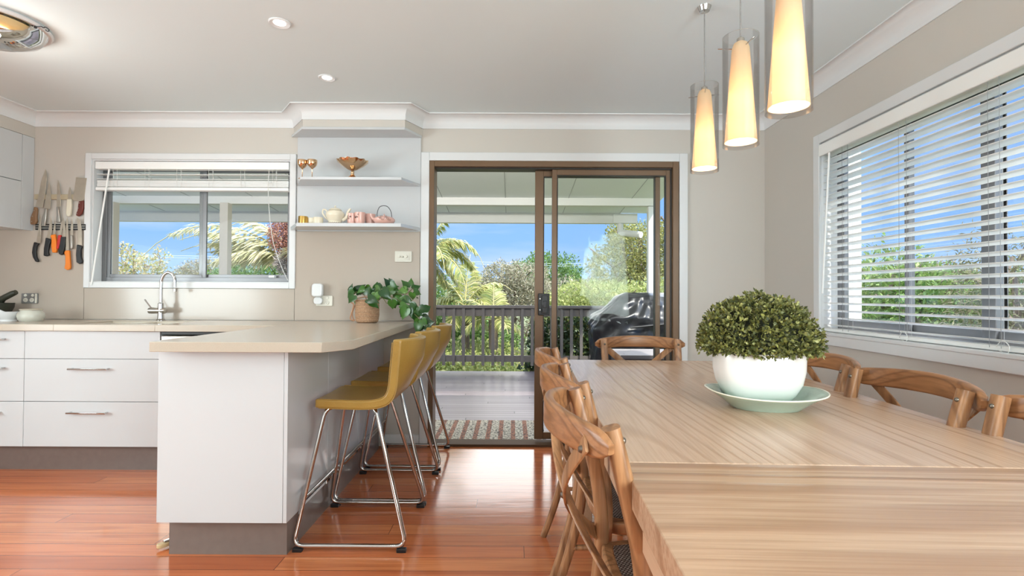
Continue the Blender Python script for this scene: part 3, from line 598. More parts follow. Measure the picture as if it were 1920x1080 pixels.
kn = [
 ('long chef knife with brown wooden handle, tallest on the upper rack', [(185, 55), (193, 70), (201, 130), (190, 260), (168, 428), (96, 412), (118, 330), (150, 160)], [(90, 418), (112, 424), (118, 450), (112, 520), (118, 560), (100, 588), (62, 590), (48, 570), (58, 520), (78, 470)], hw, yb),
 ('wide steel-handled chef knife beside the brown wooden-handled one', [(224, 175), (234, 215), (243, 320), (238, 440), (178, 432), (192, 330), (208, 250)], [(190, 436), (212, 438), (206, 520), (198, 605), (160, 602), (172, 520)], steel, yb),
 ('slim steel-handled knife in the middle of the upper rack', [(308, 155), (322, 200), (336, 300), (338, 412), (300, 418), (300, 300), (302, 200)], [(303, 418), (322, 416), (332, 490), (342, 566), (303, 570), (306, 490)], steel, yb),
 ('small knife with an ivory handle on the upper rack', [(422, 220), (434, 262), (442, 342), (404, 342), (410, 270)], [(402, 344), (444, 342), (446, 400), (440, 490), (432, 510), (404, 508), (396, 480), (400, 400)], hcr, yb),
 ('broad rectangular cleaver with a dark red riveted handle', [(484, 130), (586, 138), (562, 350), (540, 362), (453, 356)], [(518, 364), (564, 354), (562, 420), (546, 486), (516, 510), (494, 500), (492, 484), (508, 450), (512, 400)], hred, yb),
 ('knife with a black curved ribbed handle at the cupboard end of the lower rack', [(148, 490), (156, 520), (160, 640), (156, 768), (120, 768), (126, 700), (136, 600)], [(100, 758), (146, 772), (126, 800), (118, 850), (124, 900), (146, 940), (138, 952), (116, 944), (92, 905), (82, 860), (88, 810)], black, yl),
 ('knife with a stout black handle between the curved black one and an orange one', [(250, 512), (262, 560), (264, 640), (254, 722), (216, 714), (234, 620)], [(212, 716), (262, 736), (246, 790), (234, 850), (244, 884), (222, 896), (194, 888), (196, 820)], black, yl),
 ('short orange-handled knife on the lower rack beside the red-handled one', [(292, 560), (298, 610), (294, 684), (272, 684), (282, 610)], [(260, 690), (300, 682), (310, 740), (318, 840), (308, 860), (276, 858), (266, 800), (268, 720), (256, 712)], horg, yl),
 ('knife with a slim red handle on the lower rack', [(358, 540), (366, 590), (358, 690), (334, 688), (346, 600)], [(330, 690), (356, 690), (350, 760), (336, 826), (314, 822), (322, 750)], hr, yl),
 ('knife with a heavy straight black handle just beside the red-handled one', [(374, 520), (388, 560), (398, 640), (400, 706), (366, 706), (372, 640), (366, 560)], [(360, 706), (402, 708), (396, 800), (382, 876), (366, 884), (344, 872), (338, 840), (350, 780)], black, (D-.0272, D-.0249)),
 ('serrated bread knife with the lowest-hanging orange handle', [(408, 520), (416, 560), (424, 700), (430, 836), (400, 838), (400, 700), (398, 560)], [(400, 838), (440, 836), (444, 900), (452, 990), (446, 1018), (420, 1026), (396, 1010), (404, 960), (402, 890), (392, 860)], horg, yl),
 ('small knife with a slim straight steel handle on the lower rack', [(456, 530), (466, 580), (468, 690), (442, 692), (444, 600)], [(446, 692), (466, 692), (470, 824), (448, 824), (444, 760)], steel, yl),
 ('knife with a black pistol-shaped handle next to the window trim', [(500, 520), (534, 540), (548, 620), (556, 790), (518, 780), (516, 660)], [(510, 780), (562, 796), (548, 830), (550, 900), (566, 940), (560, 960), (538, 968), (510, 950), (504, 880)], black, yl)]
for i, (lab, bl, hd, hm, ys) in enumerate(kn):
    c = kp(*bl[0]); t = thing('kitchen_knife', lab, 'knife', (c[0], D-.02, c[1]), 0, 'knives on the magnetic racks')
    poly_part('blade', bl, ys[0], ys[1], blade, t, .0006)
    h = poly_part('handle', hd, ys[0]-.007, ys[1]+.007, hm, t, .004)
    if hm in (hred, hw):
        pts = [(528, 380), (516, 430), (504, 484)] if hm is hred else [(94, 455), (78, 510), (72, 560)]
        for p in pts: q = kp(*p); MB().lathe([(.0035, -.001), (.0035, .001), (0, .0015)], (q[0], ys[0]-.0075, q[1]), 10, 'Y').build('rivet', steel, h, world=True)
# ------------------------------------------------------------ left counter items
dst = mat('dark_green_granite', (52, 54, 44), .4, var=.5, scale=90)
t = thing('mortar_and_pestle', 'dark granite mortar with its pestle leaning out, at the far left', 'mortar', (-3.59, 3.68, .9))
MB().lathe([(0, 0), (.06, 0), (.055, .015), (.07, .04), (.092, .09), (.095, .12), (.08, .12), (.06, .06), (0, .03)], n=28).build('mortar', dst, t, smooth=40)
MB().tube([(-.02, 0, .06), (.06, -.02, .15), (.13, -.02, .186), (.152, -.02, .195)], .022, 14, scl=[1, .95, .9, .75]).build('pestle', dst, t, smooth=40)
wcer = mat('white_glazed_ceramic', (226, 227, 228), .18, var=.02)
t = thing('mortar_and_pestle', 'small white mortar bowl with its white pestle resting in it', 'mortar', (-3.388, 3.55, .9))
MB().lathe([(0, 0), (.048, 0), (.048, .006), (.044, .012), (.062, .035), (.069, .055), (.071, .062), (.066, .062), (.05, .025), (0, .015)], n=30).build('mortar', wcer, t, smooth=40)
MB().tube([(.03, .0, .035), (-.03, -.01, .062), (-.072, -.02, .084)], .010, 12, scl=[1.2, .9, 1.1]).build('pestle', wcer, t, smooth=40)
jar = mat('stoneware_jar_glaze', (204, 202, 190), .3, var=.10, scale=20)
t = thing('stoneware_jar', 'squat grey-white stoneware jar beside the white mortar', 'jar', (-3.24, 3.56, .9))
MB().lathe([(0, 0), (.058, 0), (.068, .012), (.074, .034), (.069, .055), (.057, .068), (.056, .074), (0, .074)], n=34).build('body', jar, t, smooth=40)
MB().lathe([(0, .0745), (.06, .0745), (.061, .080), (.055, .083), (0, .083)], n=34).build('lid', mat('jar_lid', (196, 186, 168), .35, var=.1), t, smooth=40)
# ------------------------------------------------------------ sockets and switch
gp = mat('grey_wall_plate', (128, 126, 124), .35, var=.05); wpl = mat('ivory_switch_plastic', (222, 218, 206), .35, var=.02)
def outlet(x, z, m, label, w=.118, h=.074, side=False, hide=()):
    t = thing('power_outlet', label, 'power outlet', (x, D-.009, z))
    MB().prism(rr(w, h, .006), -.009, 0, 'Y').build('wall_plate', m, t, bevel=.002)
    for k, sx_ in enumerate((-.026, .020)):
        if k in hide: continue
        MB().lathe([(0, -.0145), (.0145, -.014), (.0155, -.0092), (0, -.0092)], (sx_, 0, -.012), 20, 'Y').build('socket', wpl, t, smooth=40)
        b = MB()
        for (dx_, dz_, an) in ((-.005, .003, .5), (.005, .003, -.5), (0, -.006, 0)):
            c_, s_ = math.cos(an)*.003, math.sin(an)*.003; b.add([(sx_+dx_-s_-.001, -.0149, -.012+dz_-c_), (sx_+dx_-s_+.001, -.0149, -.012+dz_-c_), (sx_+dx_+s_+.001, -.0149, -.012+dz_+c_), (sx_+dx_+s_-.001, -.0149, -.012+dz_+c_)], [(0, 1, 2, 3)])
        b.build('socket_slot', black, t.children[-1])
        MB().lathe([(0, -.0135), (.009, -.013), (.0105, -.0092), (0, -.0092)], (sx_+(-.002 if k == 0 else .004), 0, .022), 18, 'Y').build('switch', wpl, t, smooth=40)
    if side: MB().box(.045, .0565, -.016, -.0092, -.034, .034).build('side_block', wpl, t, bevel=.002)
    return t
outlet(-3.474, 1.051, gp, 'grey double power outlet on the splashback above the white mortar', side=True)
outlet(-1.352, 1.044, wpl, 'ivory power outlet on the splashback beside the potted vine, a white device plugged in', w=.12)
t = thing('plug_in_diffuser', 'white rounded plug-in device sitting in the ivory power outlet', 'plug-in device', (-1.388, D-.025, 1.045))
MB().prism(rr(.062, .05, .02, 5), -.022, -.001, 'Y').build('plug_base', wcer, t, bevel=.004)
MB().prism([(x, z+.075) for x, z in rr(.078, .094, .02, 5)], -.045, -.006, 'Y').build('body', wcer, t, bevel=.012, seg=3)
t = thing('light_switch', 'ivory light switch plate with two knobs above the potted vine', 'light switch', (-.785, D-.009, 1.366))
MB().prism(rr(.122, .078, .005), -.009, 0, 'Y').build('wall_plate', wpl, t, bevel=.002)
MB().prism(rr(.09, .052, .004), -.0115, -.0092, 'Y').build('inset_plate', wpl, t, bevel=.0008)
for x_, r_ in ((-.028, .008), (-.006, .0075), (.018, .0125)):
    MB().lathe([(0, -.024), (r_*.9, -.0235), (r_, -.0118), (0, -.0118)], (x_, 0, 0), 20, 'Y').build('knob', wpl, t, smooth=40)
# ------------------------------------------------------------ potted vine
t = thing('potted_vine', 'trailing green vine in a woven basket at the wall end of the peninsula', 'potted plant', (-.985, 3.60, .9))
m = mat('woven_seagrass_basket', (196, 154, 122), .75, var=.3, scale=60, c2=(170, 126, 94))
nt = m.node_tree; N = nt.nodes; L = nt.links
tcx = N.new('ShaderNodeTexCoord'); wv = N.new('ShaderNodeTexWave'); wv.bands_direction = 'Z'; wv.inputs['Scale'].default_value = 38; wv.inputs['Distortion'].default_value = 1.2; wv.inputs['Detail Scale'].default_value = 12; L.new(tcx.outputs['Object'], wv.inputs[0])
bp = N.new('ShaderNodeBump'); bp.inputs['Strength'].default_value = .9; bp.inputs['Distance'].default_value = .004; L.new(wv.outputs[0], bp.inputs['Height']); L.new(bp.outputs[0], N['Principled BSDF'].inputs['Normal'])
mw = N.new('ShaderNodeMix'); mw.data_type = 'RGBA'; vw = N.new('ShaderNodeTexVoronoi'); vw.inputs['Scale'].default_value = 150; L.new(tcx.outputs['Object'], vw.inputs[0]); mm = N.new('ShaderNodeMath'); mm.operation = 'MULTIPLY'; L.new(wv.outputs[0], mm.inputs[0]); L.new(vw.outputs['Distance'], mm.inputs[1]); L.new(mm.outputs[0], mw.inputs['Factor']); mw.inputs['A'].default_value = lin((168, 124, 92)); mw.inputs['B'].default_value = lin((232, 196, 160)); L.new(mw.outputs['Result'], N['Principled BSDF'].inputs['Base Color'])
MB().lathe([(0, 0), (.062, 0), (.074, .01), (.08, .05), (.08, .1), (.077, .148), (.081, .153), (.076, .157), (.07, .15), (.071, .1), (0, .1)], n=40).build('basket', m, t, smooth=40)
rope = mat('seagrass_rope', (176, 134, 104), .8, var=.2, scale=80)
MB().tube(spline([(-.072, -.02, .148), (-.1, -.028, .15), (-.105, -.028, .14), (-.085, -.03, .12), (-.1, -.03, .06), (-.105, -.03, .025), (-.083, -.026, .012)], 6), .005, 8).tube(spline([(-.076, -.02, .12), (-.094, -.024, .07), (-.09, -.024, .03), (-.078, -.02, .014)], 6), .004, 8).build('rope_handle', rope, t, smooth=40)
MB().tube(spline([(-.07, 0, .155), (-.085, -.01, .175), (-.06, -.03, .165), (0, -.04, .175), (.03, -.03, .16)], 5), .004, 8).build('rope_handle', rope, t, smooth=40)
vleaf = leafmat('vine_leaf', [(22, 52, 24), (40, 84, 30), (66, 112, 36), (30, 70, 28), (92, 136, 54), (24, 60, 36)], .28, .1, .6)
LF = []
def heart(c, d, nrm, s_):
    """heart-shaped, slightly folded leaf: c = stalk end, d = direction to the tip"""
    d = Vector(d).normalized(); nrm = Vector(nrm); nrm = (nrm-d*nrm.dot(d)).normalized(); sd = d.cross(nrm); c = Vector(c)
    out = [(0, 0), (-.14, .2), (-.06, .38), (.2, .47), (.5, .36), (.78, .15), (1.05, 0)]
    vs = []
    for u, v in out: vs.append(c+d*u*s_+sd*v*s_+nrm*(v*.28-u*u*.22)*s_)
    for u, v in out[1:-1]: vs.append(c+d*u*s_-sd*v*s_+nrm*(v*.28-u*u*.22)*s_)
    mid = [c+d*u*s_-nrm*(u*u*.22)*s_ for u in (.1, .38, .68)]
    vs += mid; a = 12
    # right half 1..5, left half 7..11
    f = [(0, 1, 2, a), (a, 2, 3, a+1), (a+1, 3, 4, a+2), (a+2, 4, 5, 6), (0, a, 8, 7), (a, a+1, 9, 8), (a+1, a+2, 10, 9), (a+2, 6, 11, 10)]
    return vs, f
b = MB(); sb = MB()
ox, oy, oz = -.985, 3.60, .9
def wp(px_, py_, y): # point at depth y that the photo shows at (px, py), in plant coordinates
    X = (px_-960)/990*y; Z = 1.09+(553.6-py_-(px_-960)*.005*-1*0)/990*y; return Vector((X-ox, y-oy, Z-oz))
lv = [ # tip px, stalk px, depth, size scale
 ((658, 534), (659, 549), 3.6, .5), ((649, 559), (662, 546), 3.55, .7), ((653, 570), (664, 555), 3.52, 1), ((683, 534), (668, 549), 3.6, 1), ((672, 548), (684, 542), 3.57, .9), ((692, 536), (688, 553), 3.55, 1.1),
 ((702, 540), (695, 553), 3.6, 1), ((708, 528), (706, 545), 3.65, 1), ((713, 546), (703, 541), 3.62, 1), ((722, 523), (729, 536), 3.62, 1), ((747, 547), (731, 535), 3.6, 1.1), ((733, 560), (716, 545), 3.5, 1.2), ((714, 562), (697, 555), 3.5, 1.2), ((710, 567), (690, 562), 3.48, 1.1),
 ((737, 582), (735, 564), 3.45, 1.1), ((754, 525), (764, 540), 3.6, 1.1), ((749, 546), (762, 544), 3.58, .8), ((791, 552), (776, 547), 3.55, 1.1), ((773, 561), (774, 550), 3.52, .8), ((745, 556), (753, 554), 3.56, .7), ((783, 538), (775, 543), 3.6, .6), ((753, 573), (740, 560), 3.5, 1.1),
 ((756, 560), (752, 568), 3.5, .9), ((772, 570), (759, 560), 3.5, 1.3), ((753, 600), (763, 579), 3.42, 1.3), ((764, 575), (751, 573), 3.44, 1), ((778, 588), (768, 573), 3.46, 1.3), ((790, 590), (780, 582), 3.45, 1.3), ((779, 606), (777, 588), 3.42, 1.3), ((771, 596), (769, 580), 3.42, 1),
 ((807, 580), (788, 580), 3.45, 1), ((800, 597), (793, 595), 3.48, .8), ((812, 602), (792, 606), 3.4, 1.2), ((801, 612), (791, 600), 3.38, 1.2), ((783, 626), (785, 606), 3.36, 1.4), ((794, 622), (788, 604), 3.38, 1.2), ((780, 618), (786, 600), 3.4, 1.1), ((725, 552), (738, 546), 3.55, 1), ((742, 538), (733, 541), 3.6, .8), ((699, 561), (712, 553), 3.5, 1)]
for k_, (tp, sp_, y, s_) in enumerate(lv):
    A = wp(sp_[0], sp_[1], y); B = wp(tp[0], tp[1], y+rnd.uniform(-.03, .03)); dl = (B-A).length
    v, f = heart(A, B-A, Vector((rnd.uniform(-.5, .5), -1, rnd.uniform(.1, .8))), max(dl, .06)*.98)
    b.add(v, f)
    if True:
        v, f = heart(A+Vector((rnd.uniform(-.02, .02), .05, rnd.uniform(-.02, .02))), (B-A)+Vector((rnd.uniform(-.04, .04), .03, rnd.uniform(-.04, .03))), Vector((rnd.uniform(-.6, .6), -1, rnd.uniform(-.1, .8))), max(dl, .055)*.9); b.add(v, f)
b.build('foliage', vleaf, t, smooth=0)
def stem(pp): sb.tube(spline([wp(*q) for q in pp], 5), .0022, 6)
stem([(690, 575, 3.6), (684, 556, 3.58), (668, 549, 3.56), (655, 560, 3.54)]); stem([(692, 575, 3.6), (700, 552, 3.62), (708, 540, 3.62)])
stem([(696, 575, 3.6), (712, 560, 3.55), (735, 558, 3.5), (760, 572, 3.47), (778, 590, 3.42), (790, 604, 3.38), (788, 618, 3.36)])
stem([(696, 575, 3.6), (720, 552, 3.6), (745, 552, 3.56), (762, 551, 3.54), (776, 540, 3.58)]); stem([(700, 575, 3.6), (716, 560, 3.5), (726, 570, 3.46), (735, 566, 3.45)])
sb.build('stem', mat('vine_stem', (96, 92, 50), .6), t, smooth=40)
MB().lathe([(0, .11), (.069, .112), (0, .125)], n=20).build('soil', mat('potting_soil', (52, 38, 30), .9, var=.4, scale=60), t)
# ------------------------------------------------------------ bar stools
def make_stool(loc, label):
    t = thing('bar_stool', label, 'bar stool', loc, 0, 'mustard bar stools along the peninsula')
    # seat shell: profile in x-z swept across y; back curved in plan (bulging outward) ; +X is the back
    pr = spline([(-.172, .613), (-.10, .612), (0, .609), (.09, .612), (.145, .632), (.168, .68), (.176, .76), (.188, .895)], 6)
    pr = [Vector((p[0], 0, p[1])) for p in [(q.x, q.y) for q in pr]]
    def shell(off, wdt, inset=0):
        rows = []; nW = 14
        L_ = len(pr)
        for i, p in enumerate(pr):
            a = pr[max(i-1, 0)]; c = pr[min(i+1, L_-1)]; tn = (c-a).normalized(); nr = Vector((-tn.z, 0, tn.x))
            fr_ = max(0, (p.z-.64)/.25); row = []
            for k in range(nW+1):
                u = -1+2*k/nW; wd = wdt*(1+.03*fr_)*(1-.06*max(0, 1-i/8)**2)
                bul = .075*min(fr_*1.6, 1)*(1-u*u)
                dish = -.004*(1-u*u)*(1-min(fr_*2, 1))
                row.append(p+nr*off+Vector((bul, u*wd, dish)))
            rows.append(row)
        return rows
    A = shell(.019, .185); Bk = shell(-.019, .185)
    b = MB(); n = len(A); w_ = len(A[0]); vs = [v for r in A for v in r]+[v for r in Bk for v in r]; o = n*w_; f = []
    for i in range(n-1):
        for k in range(w_-1):
            f.append((i*w_+k, i*w_+k+1, (i+1)*w_+k+1, (i+1)*w_+k)); f.append((o+i*w_+k, o+(i+1)*w_+k, o+(i+1)*w_+k+1, o+i*w_+k+1))
        f.append((i*w_, (i+1)*w_, o+(i+1)*w_, o+i*w_)); f.append((i*w_+w_-1, o+i*w_+w_-1, o+(i+1)*w_+w_-1, (i+1)*w_+w_-1))
    for k in range(w_-1):
        f.append((k, o+k, o+k+1, k+1)); e = (n-1)*w_; f.append((e+k, e+k+1, o+e+k+1, o+e+k))
    b.add([Vector(v)-Vector((0, 0, .0)) for v in vs], f)
    s = b.build('seat', leather, t, bevel=.009, seg=3)
    # piping seams
    e = MB()
    for rw in (A, Bk):
        for k in (0, w_-1): e.tube([rw[i][k]+Vector((0, -.0035 if k == 0 else .0035, 0))*-.8 for i in range(2, n-1)], .0022, 6)
    e.build('seam_piping', mat('leather_seam', (160, 126, 58), .45, var=.1), s, smooth=40)
    for sy in (-1, 1):
        P = [(.10, sy*.13, .588), (-.125, sy*.13, .588), (-.165, sy*.155, .56), (-.262, sy*.232, .022), (.238, sy*.232, .022), (.075, sy*.155, .55), (.05, sy*.10, .588)]
        P = [(-.06, sy*.10, .590), (-.135, sy*.14, .588), (-.236, sy*.236, .024), (.245, sy*.236, .024), (.085, sy*.14, .588), (.02, sy*.10, .590)]
        MB().tube(fillet(P, .045, 5), .0095, 12).build('sled_leg', chrome, t, smooth=40)
    MB().tube([(-.207, -.205, .21), (-.207, .205, .21)], .008, 12).tube([(-.214, -.205, .188), (-.214, .205, .188)], .004, 8).build('footrest', chrome, t, smooth=40)
    for sx_ in (-.215, .225):
        for sy in (-1, 1): MB().box(sx_-.02, sx_+.02, sy*.236-.012, sy*.236+.012, 0, .016).build('foot_pad', black, t, bevel=.002)
    MB().box(-.12, .08, -.12, .12, .578, .590).build('underplate', black, t, bevel=.002)
    return t
s1 = make_stool((-.688, 2.49, 0), 'mustard leather bar stool nearest the camera at the peninsula')
dup(s1, (-.685, 2.99, 0), 0, 'mustard leather bar stool in the middle of the three along the peninsula')
dup(s1, (-.682, 3.535, 0), 0, 'mustard leather bar stool closest to the sliding door')
# ------------------------------------------------------------ dining table
TZ = .76; TA = -.034   # table runs slightly askew
t = thing('dining_table', 'long limed timber dining table with a near leaf whose grain runs across', 'table', (.705, 1.5, 0), TA)
# local frame: x across, y along. world = rotate(-.034): direction (0.034,1)
hw_ = .468; y_far, y_seam, y_near = 1.215, -.462, -1.35
MB().box(-hw_, hw_, y_seam+.0015, y_far, TZ-.03, TZ).build('tabletop', tablew, t, bevel=.002)
MB().box(-hw_-.002, hw_+.002, y_near, y_seam-.0015, TZ-.052, TZ).build('extension_leaf', leafw, t, bevel=.002)
apw = grainmat('apron_wood', (200, 164, 134), (160, 122, 92), 'Y', .1, 6, 4, 110, .4, .1, .35)
b = MB(); b.box(-hw_+.018, -hw_+.043, y_near+.05, y_far-.05, TZ-.13, TZ-.0525).box(hw_-.043, hw_-.018, y_near+.05, y_far-.05, TZ-.13, TZ-.0525); b.box(-hw_+.043, hw_-.043, y_far-.075, y_far-.05, TZ-.13, TZ-.0305); b.box(-hw_+.018, -hw_+.04, y_seam+.02, y_far-.05, TZ-.0525, TZ-.0305).box(hw_-.04, hw_-.018, y_seam+.02, y_far-.05, TZ-.0525, TZ-.0305)
b.build('apron', apw, t, bevel=.002)
for x_ in (-hw_+.03, hw_-.12):
    for y_ in (y_far-.165, y_near+.06): MB().box(x_, x_+.09, y_, y_+.09, 0, TZ-.131).build('leg', apw, t, bevel=.003)
# ------------------------------------------------------------ cross-back chairs (front = +X)
cane = bpy.data.materials.new('woven_rattan_seat'); cane.use_nodes = True; nt = cane.node_tree; N = nt.nodes; L = nt.links
tq = N.new('ShaderNodeTexCoord'); mq = N.new('ShaderNodeMapping'); mq.inputs['Rotation'].default_value = (0, 0, 0); mq.inputs['Scale'].default_value = (1, 1, 0); L.new(tq.outputs['Object'], mq.inputs[0])
bk = N.new('ShaderNodeTexBrick'); bk.inputs['Scale'].default_value = 46; bk.inputs['Mortar Size'].default_value = .11; bk.inputs['Mortar Smooth'].default_value = .35; bk.inputs['Brick Width'].default_value = .42; bk.inputs['Row Height'].default_value = .3
bk.inputs['Color1'].default_value = lin((206, 196, 186)); bk.inputs['Color2'].default_value = lin((150, 132, 118)); bk.inputs['Mortar'].default_value = lin((58, 44, 38)); L.new(mq.outputs[0], bk.inputs['Vector'])
L.new(bk.outputs[0], N['Principled BSDF'].inputs['Base Color']); N['Principled BSDF'].inputs['Roughness'].default_value = .5
bq = N.new('ShaderNodeBump'); bq.invert = True; bq.inputs['Distance'].default_value = .003; L.new(bk.outputs['Fac'], bq.inputs['Height']); L.new(bq.outputs[0], N['Principled BSDF'].inputs['Normal'])
bolt = mat('aged_bolt', (120, 112, 102), .3, metal=.8, var=.2)
def make_chair(loc, rz, label, group):
    t = thing('cross_back_chair', label, 'chair', loc, rz, group)
    pp = {}
    for sy in (-1, 1):
        P = spline([(-.315, sy*.205, 0), (-.272, sy*.2, .12), (-.222, sy*.192, .30), (-.2, sy*.188, .46), (-.207, sy*.19, .60), (-.238, sy*.196, .74), (-.268, sy*.2, .852)], 5)
        MB().sweep(P, rr(.031, .034, .010, 3), up=Vector((0, 1, 0)), scl=[(.82+.25*min(1, i/14)) if i < 20 else 1.05 for i in range(len(P))]).build('back_post', chairw, t, smooth=40)
        MB().tube([(.195, sy*.19, 0), (.185, sy*.182, .2), (.168, sy*.168, .432)], .0175, 14, scl=[.8, .95, 1.05]).build('leg', chairw, t, smooth=40)
    # bent top rail, fixed behind the posts
    n = 28; hl = .242; path = []; scl = []
    for i in range(n+1):
        u = -1+2*i/n; y = u*hl; x = -.276-.079*(1-u*u); z = .824+.012*(1-u*u); path.append((x, y, z)); e = max(0, abs(u)-.80)/.20; scl.append((1-.35*e*e, math.sqrt(max(.12, 1-(e)**2.2*.88))*(.84+.16*(1-u*u))))
    MB().sweep(path, rr(.022, .064, .008, 3), scl=scl).build('top_rail', railw, t, smooth=50)
    # crossed straps
    for sy in (-1, 1):
        P = []; off = .0045*sy
        for i in range(21):
            u = i/20; y = sy*(.208-.398*u); z = .826-.34*u; x = -.314*(1-u)+(-.212)*u-.058*math.sin(PI*u)*(1-.2*u)-(.0 if sy > 0 else .007*math.sin(PI*u)); P.append((x+ (0 if u < .98 else .0), y, z))
        MB().sweep(P, [(-.0028, -.0165), (.0028, -.0165), (.0028, .0165), (-.0028, .0165)] if False else rr(.0062, .034, .0028, 2), up=Vector((0, .63, .77))).build('cross_strap', chairw, t, smooth=40)
    for c_ in ((-.3205, -.196, .812), (-.3205, .196, .812), (-.3255, 0, .656)): MB().lathe([(0, -.006), (.005, -.005), (.0075, 0), (.0075, .004), (0, .004)], c_, 12, 'X').build('bolt', bolt, t, smooth=40)
    for sy in (-1, 1): MB().lathe([(0, .004), (.004, .003), (.006, .0005), (.006, -.004), (0, -.004)], (-.243, sy*.1985, .828), 12, 'X').build('bolt', bolt, t, smooth=40)
    # seat ring and woven panel
    def outline(sc_, dx_=0):
        pts = [(-.205, -.16), (-.215, 0), (-.205, .16), (-.17, .19), (0, .205), (.15, .2), (.19, .165), (.195, 0), (.19, -.165), (.15, -.2), (0, -.205), (-.17, -.19)]
        q = spline([(a, b_, 0) for a, b_ in pts+[pts[0]]], 4)[:-1]; return [(v.x*sc_, v.y*sc_) for v in q]
    o1_ = outline(1); o2_ = outline(.86); k = len(o1_); b = MB()
    z0_, z1_ = .432, .468
    vs = [(x, y, z0_) for x, y in o1_]+[(x, y, z1_) for x, y in o1_]+[(x, y, z1_) for x, y in o2_]+[(x, y, z0_) for x, y in o2_]
    f = []
    for i in range(k):
        j = (i+1) % k
        for a in range(4): c_ = (a+1) % 4; f.append((a*k+i, a*k+j, c_*k+j, c_*k+i))
    b.add(vs, f); b.build('seat_frame', chairw, t, bevel=.008, seg=3)
    vs = [(0, 0, .474)]+[(x*.6, y*.6, .473) for x, y in o2_]+[(x*1.02, y*1.02, .468) for x, y in o2_]+[(x*1.02, y*1.02, .45) for x, y in o2_]; f = [(0, 1+i, 1+(i+1) % k) for i in range(k)]+[(1+i, 1+k+i, 1+k+(i+1) % k, 1+(i+1) % k) for i in range(k)]+[(1+k+i, 1+2*k+i, 1+2*k+(i+1) % k, 1+k+(i+1) % k) for i in range(k)]
    f = [tuple(reversed(q)) if len(q) == 4 else q for q in f]
    MB().add(vs, f).build('woven_seat', cane, t, smooth=60)
    MB().tube([(.18, -.175, .23), (-.235, -.188, .22)], .009, 10).tube([(.18, .175, .23), (-.235, .188, .22)], .009, 10).tube([(.178, -.172, .27), (.178, .172, .27)], .009, 10).build('stretcher', chairw, t, smooth=40)
    return t
LG, RG = 'cross-back chairs on the kitchen side of the table', 'cross-back chairs on the window side of the table'
c0 = make_chair((.438, 1.17, 0), .045, 'cross-back wooden chair nearest the camera on the kitchen side of the table', LG)
dup(c0, (.456, 1.655, 0), .03, 'cross-back wooden chair in the middle of the three on the kitchen side', LG)
dup(c0, (.462, 2.20, 0), 0, 'cross-back wooden chair on the kitchen side closest to the sliding door', LG)
dup(c0, (.912, 1.09, 0), PI-.03, 'cross-back wooden chair on the window side nearest the camera, cut off by the photo edge', RG)
dup(c0, (.889, 1.545, 0), PI+.05, 'cross-back wooden chair on the window side, fully seen, middle of three', RG)
dup(c0, (.915, 2.06, 0), PI-.03, 'cross-back wooden chair half hidden behind the white plant bowl', RG)
dup(c0, (.695, 2.62, 0), -PI/2-.03, 'cross-back wooden chair at the far head of the table before the glass door', 'cross-back chair at the far end of the table')
# ------------------------------------------------------------ platter, bowl and bushy plant
cel = mat('celadon_glaze', (176, 196, 180), .12, var=.10, scale=16, bump=.1, bscale=60, coat=.4)
t = thing('platter', 'oval celadon green platter with a pale rim under the white plant bowl', 'platter', (.757, 1.585, TZ))
prof = [(0, 0), (.096, 0), (.099, .003), (.118, .017), (.142, .034), (.164, .046), (.1665, .049), (.163, .0495), (.140, .039), (.112, .022), (.092, .010), (0, .008)]
n = 72; k = len(prof); vs = []
for i in range(n):
    a = 2*PI*i/n; e = 1/((abs(math.cos(a))**2.5+abs(math.sin(a))**2.5)**(1/2.5))
    for r, z in prof: vs.append((r*e*math.cos(a)*1.0, r*e*math.sin(a)*.82, z+.006*(r/.18)**3*math.cos(2*a)))
MB().add(vs, [(i*k+q, ((i+1) % n)*k+q, ((i+1) % n)*k+q+1, i*k+q+1) for i in range(n) for q in range(k-1)]).build('dish', cel, t, smooth=50)
b = MB(); b.tube([Vector((.1658*e_*math.cos(a), .1658*e_*math.sin(a)*.82, .0485+.006*math.cos(2*a))) for a in [2*PI*i/n for i in range(n)] for e_ in [1/((abs(math.cos(a))**2.5+abs(math.sin(a))**2.5)**(1/2.5))]], .0022, 6, closed=True)
b.build('rim', mat('pale_rim_glaze', (232, 226, 206), .2), t, smooth=40)
t.rotation_euler[2] = -.12
bowlm = mat('white_to_mint_glaze', (228, 222, 218), .22, var=.02, scale=8)
nt = bowlm.node_tree; N = nt.nodes; L = nt.links; tq = N.new('ShaderNodeTexCoord'); sq = N.new('ShaderNodeSeparateXYZ'); L.new(tq.outputs['Object'], sq.inputs[0])
rq = N.new('ShaderNodeMapRange'); rq.inputs['From Min'].default_value = .0; rq.inputs['From Max'].default_value = .075; rq.inputs['To Min'].default_value = .75; rq.inputs['To Max'].default_value = 0; L.new(sq.outputs['Z'], rq.inputs[0])
xq = N.new('ShaderNodeMix'); xq.data_type = 'RGBA'; L.new(rq.outputs[0], xq.inputs['Factor']); xq.inputs['A'].default_value = lin((230, 222, 217)); xq.inputs['B'].default_value = lin((186, 214, 202)); L.new(xq.outputs['Result'], N['Principled BSDF'].inputs['Base Color'])
t = thing('plant_bowl', 'large white ceramic bowl fading to mint holding a dome of small-leaved greenery', 'potted plant', (.752, 1.615, TZ+.0085), -.1)
prof = [(0, 0), (.066, 0), (.078, .004), (.10, .028), (.118, .062), (.126, .1), (.1275, .150), (.1265, .154), (.1235, .150), (.122, .1), (.108, .06), (0, .04)]
n = 72; k = len(prof); vs = []
for i in range(n):
    a = 2*PI*i/n; p_ = 3.2; e = 1/((abs(math.cos(a))**p_+abs(math.sin(a))**p_)**(1/p_))
    for r, z in prof: vs.append((r*e*math.cos(a), r*e*math.sin(a)*.74, z))
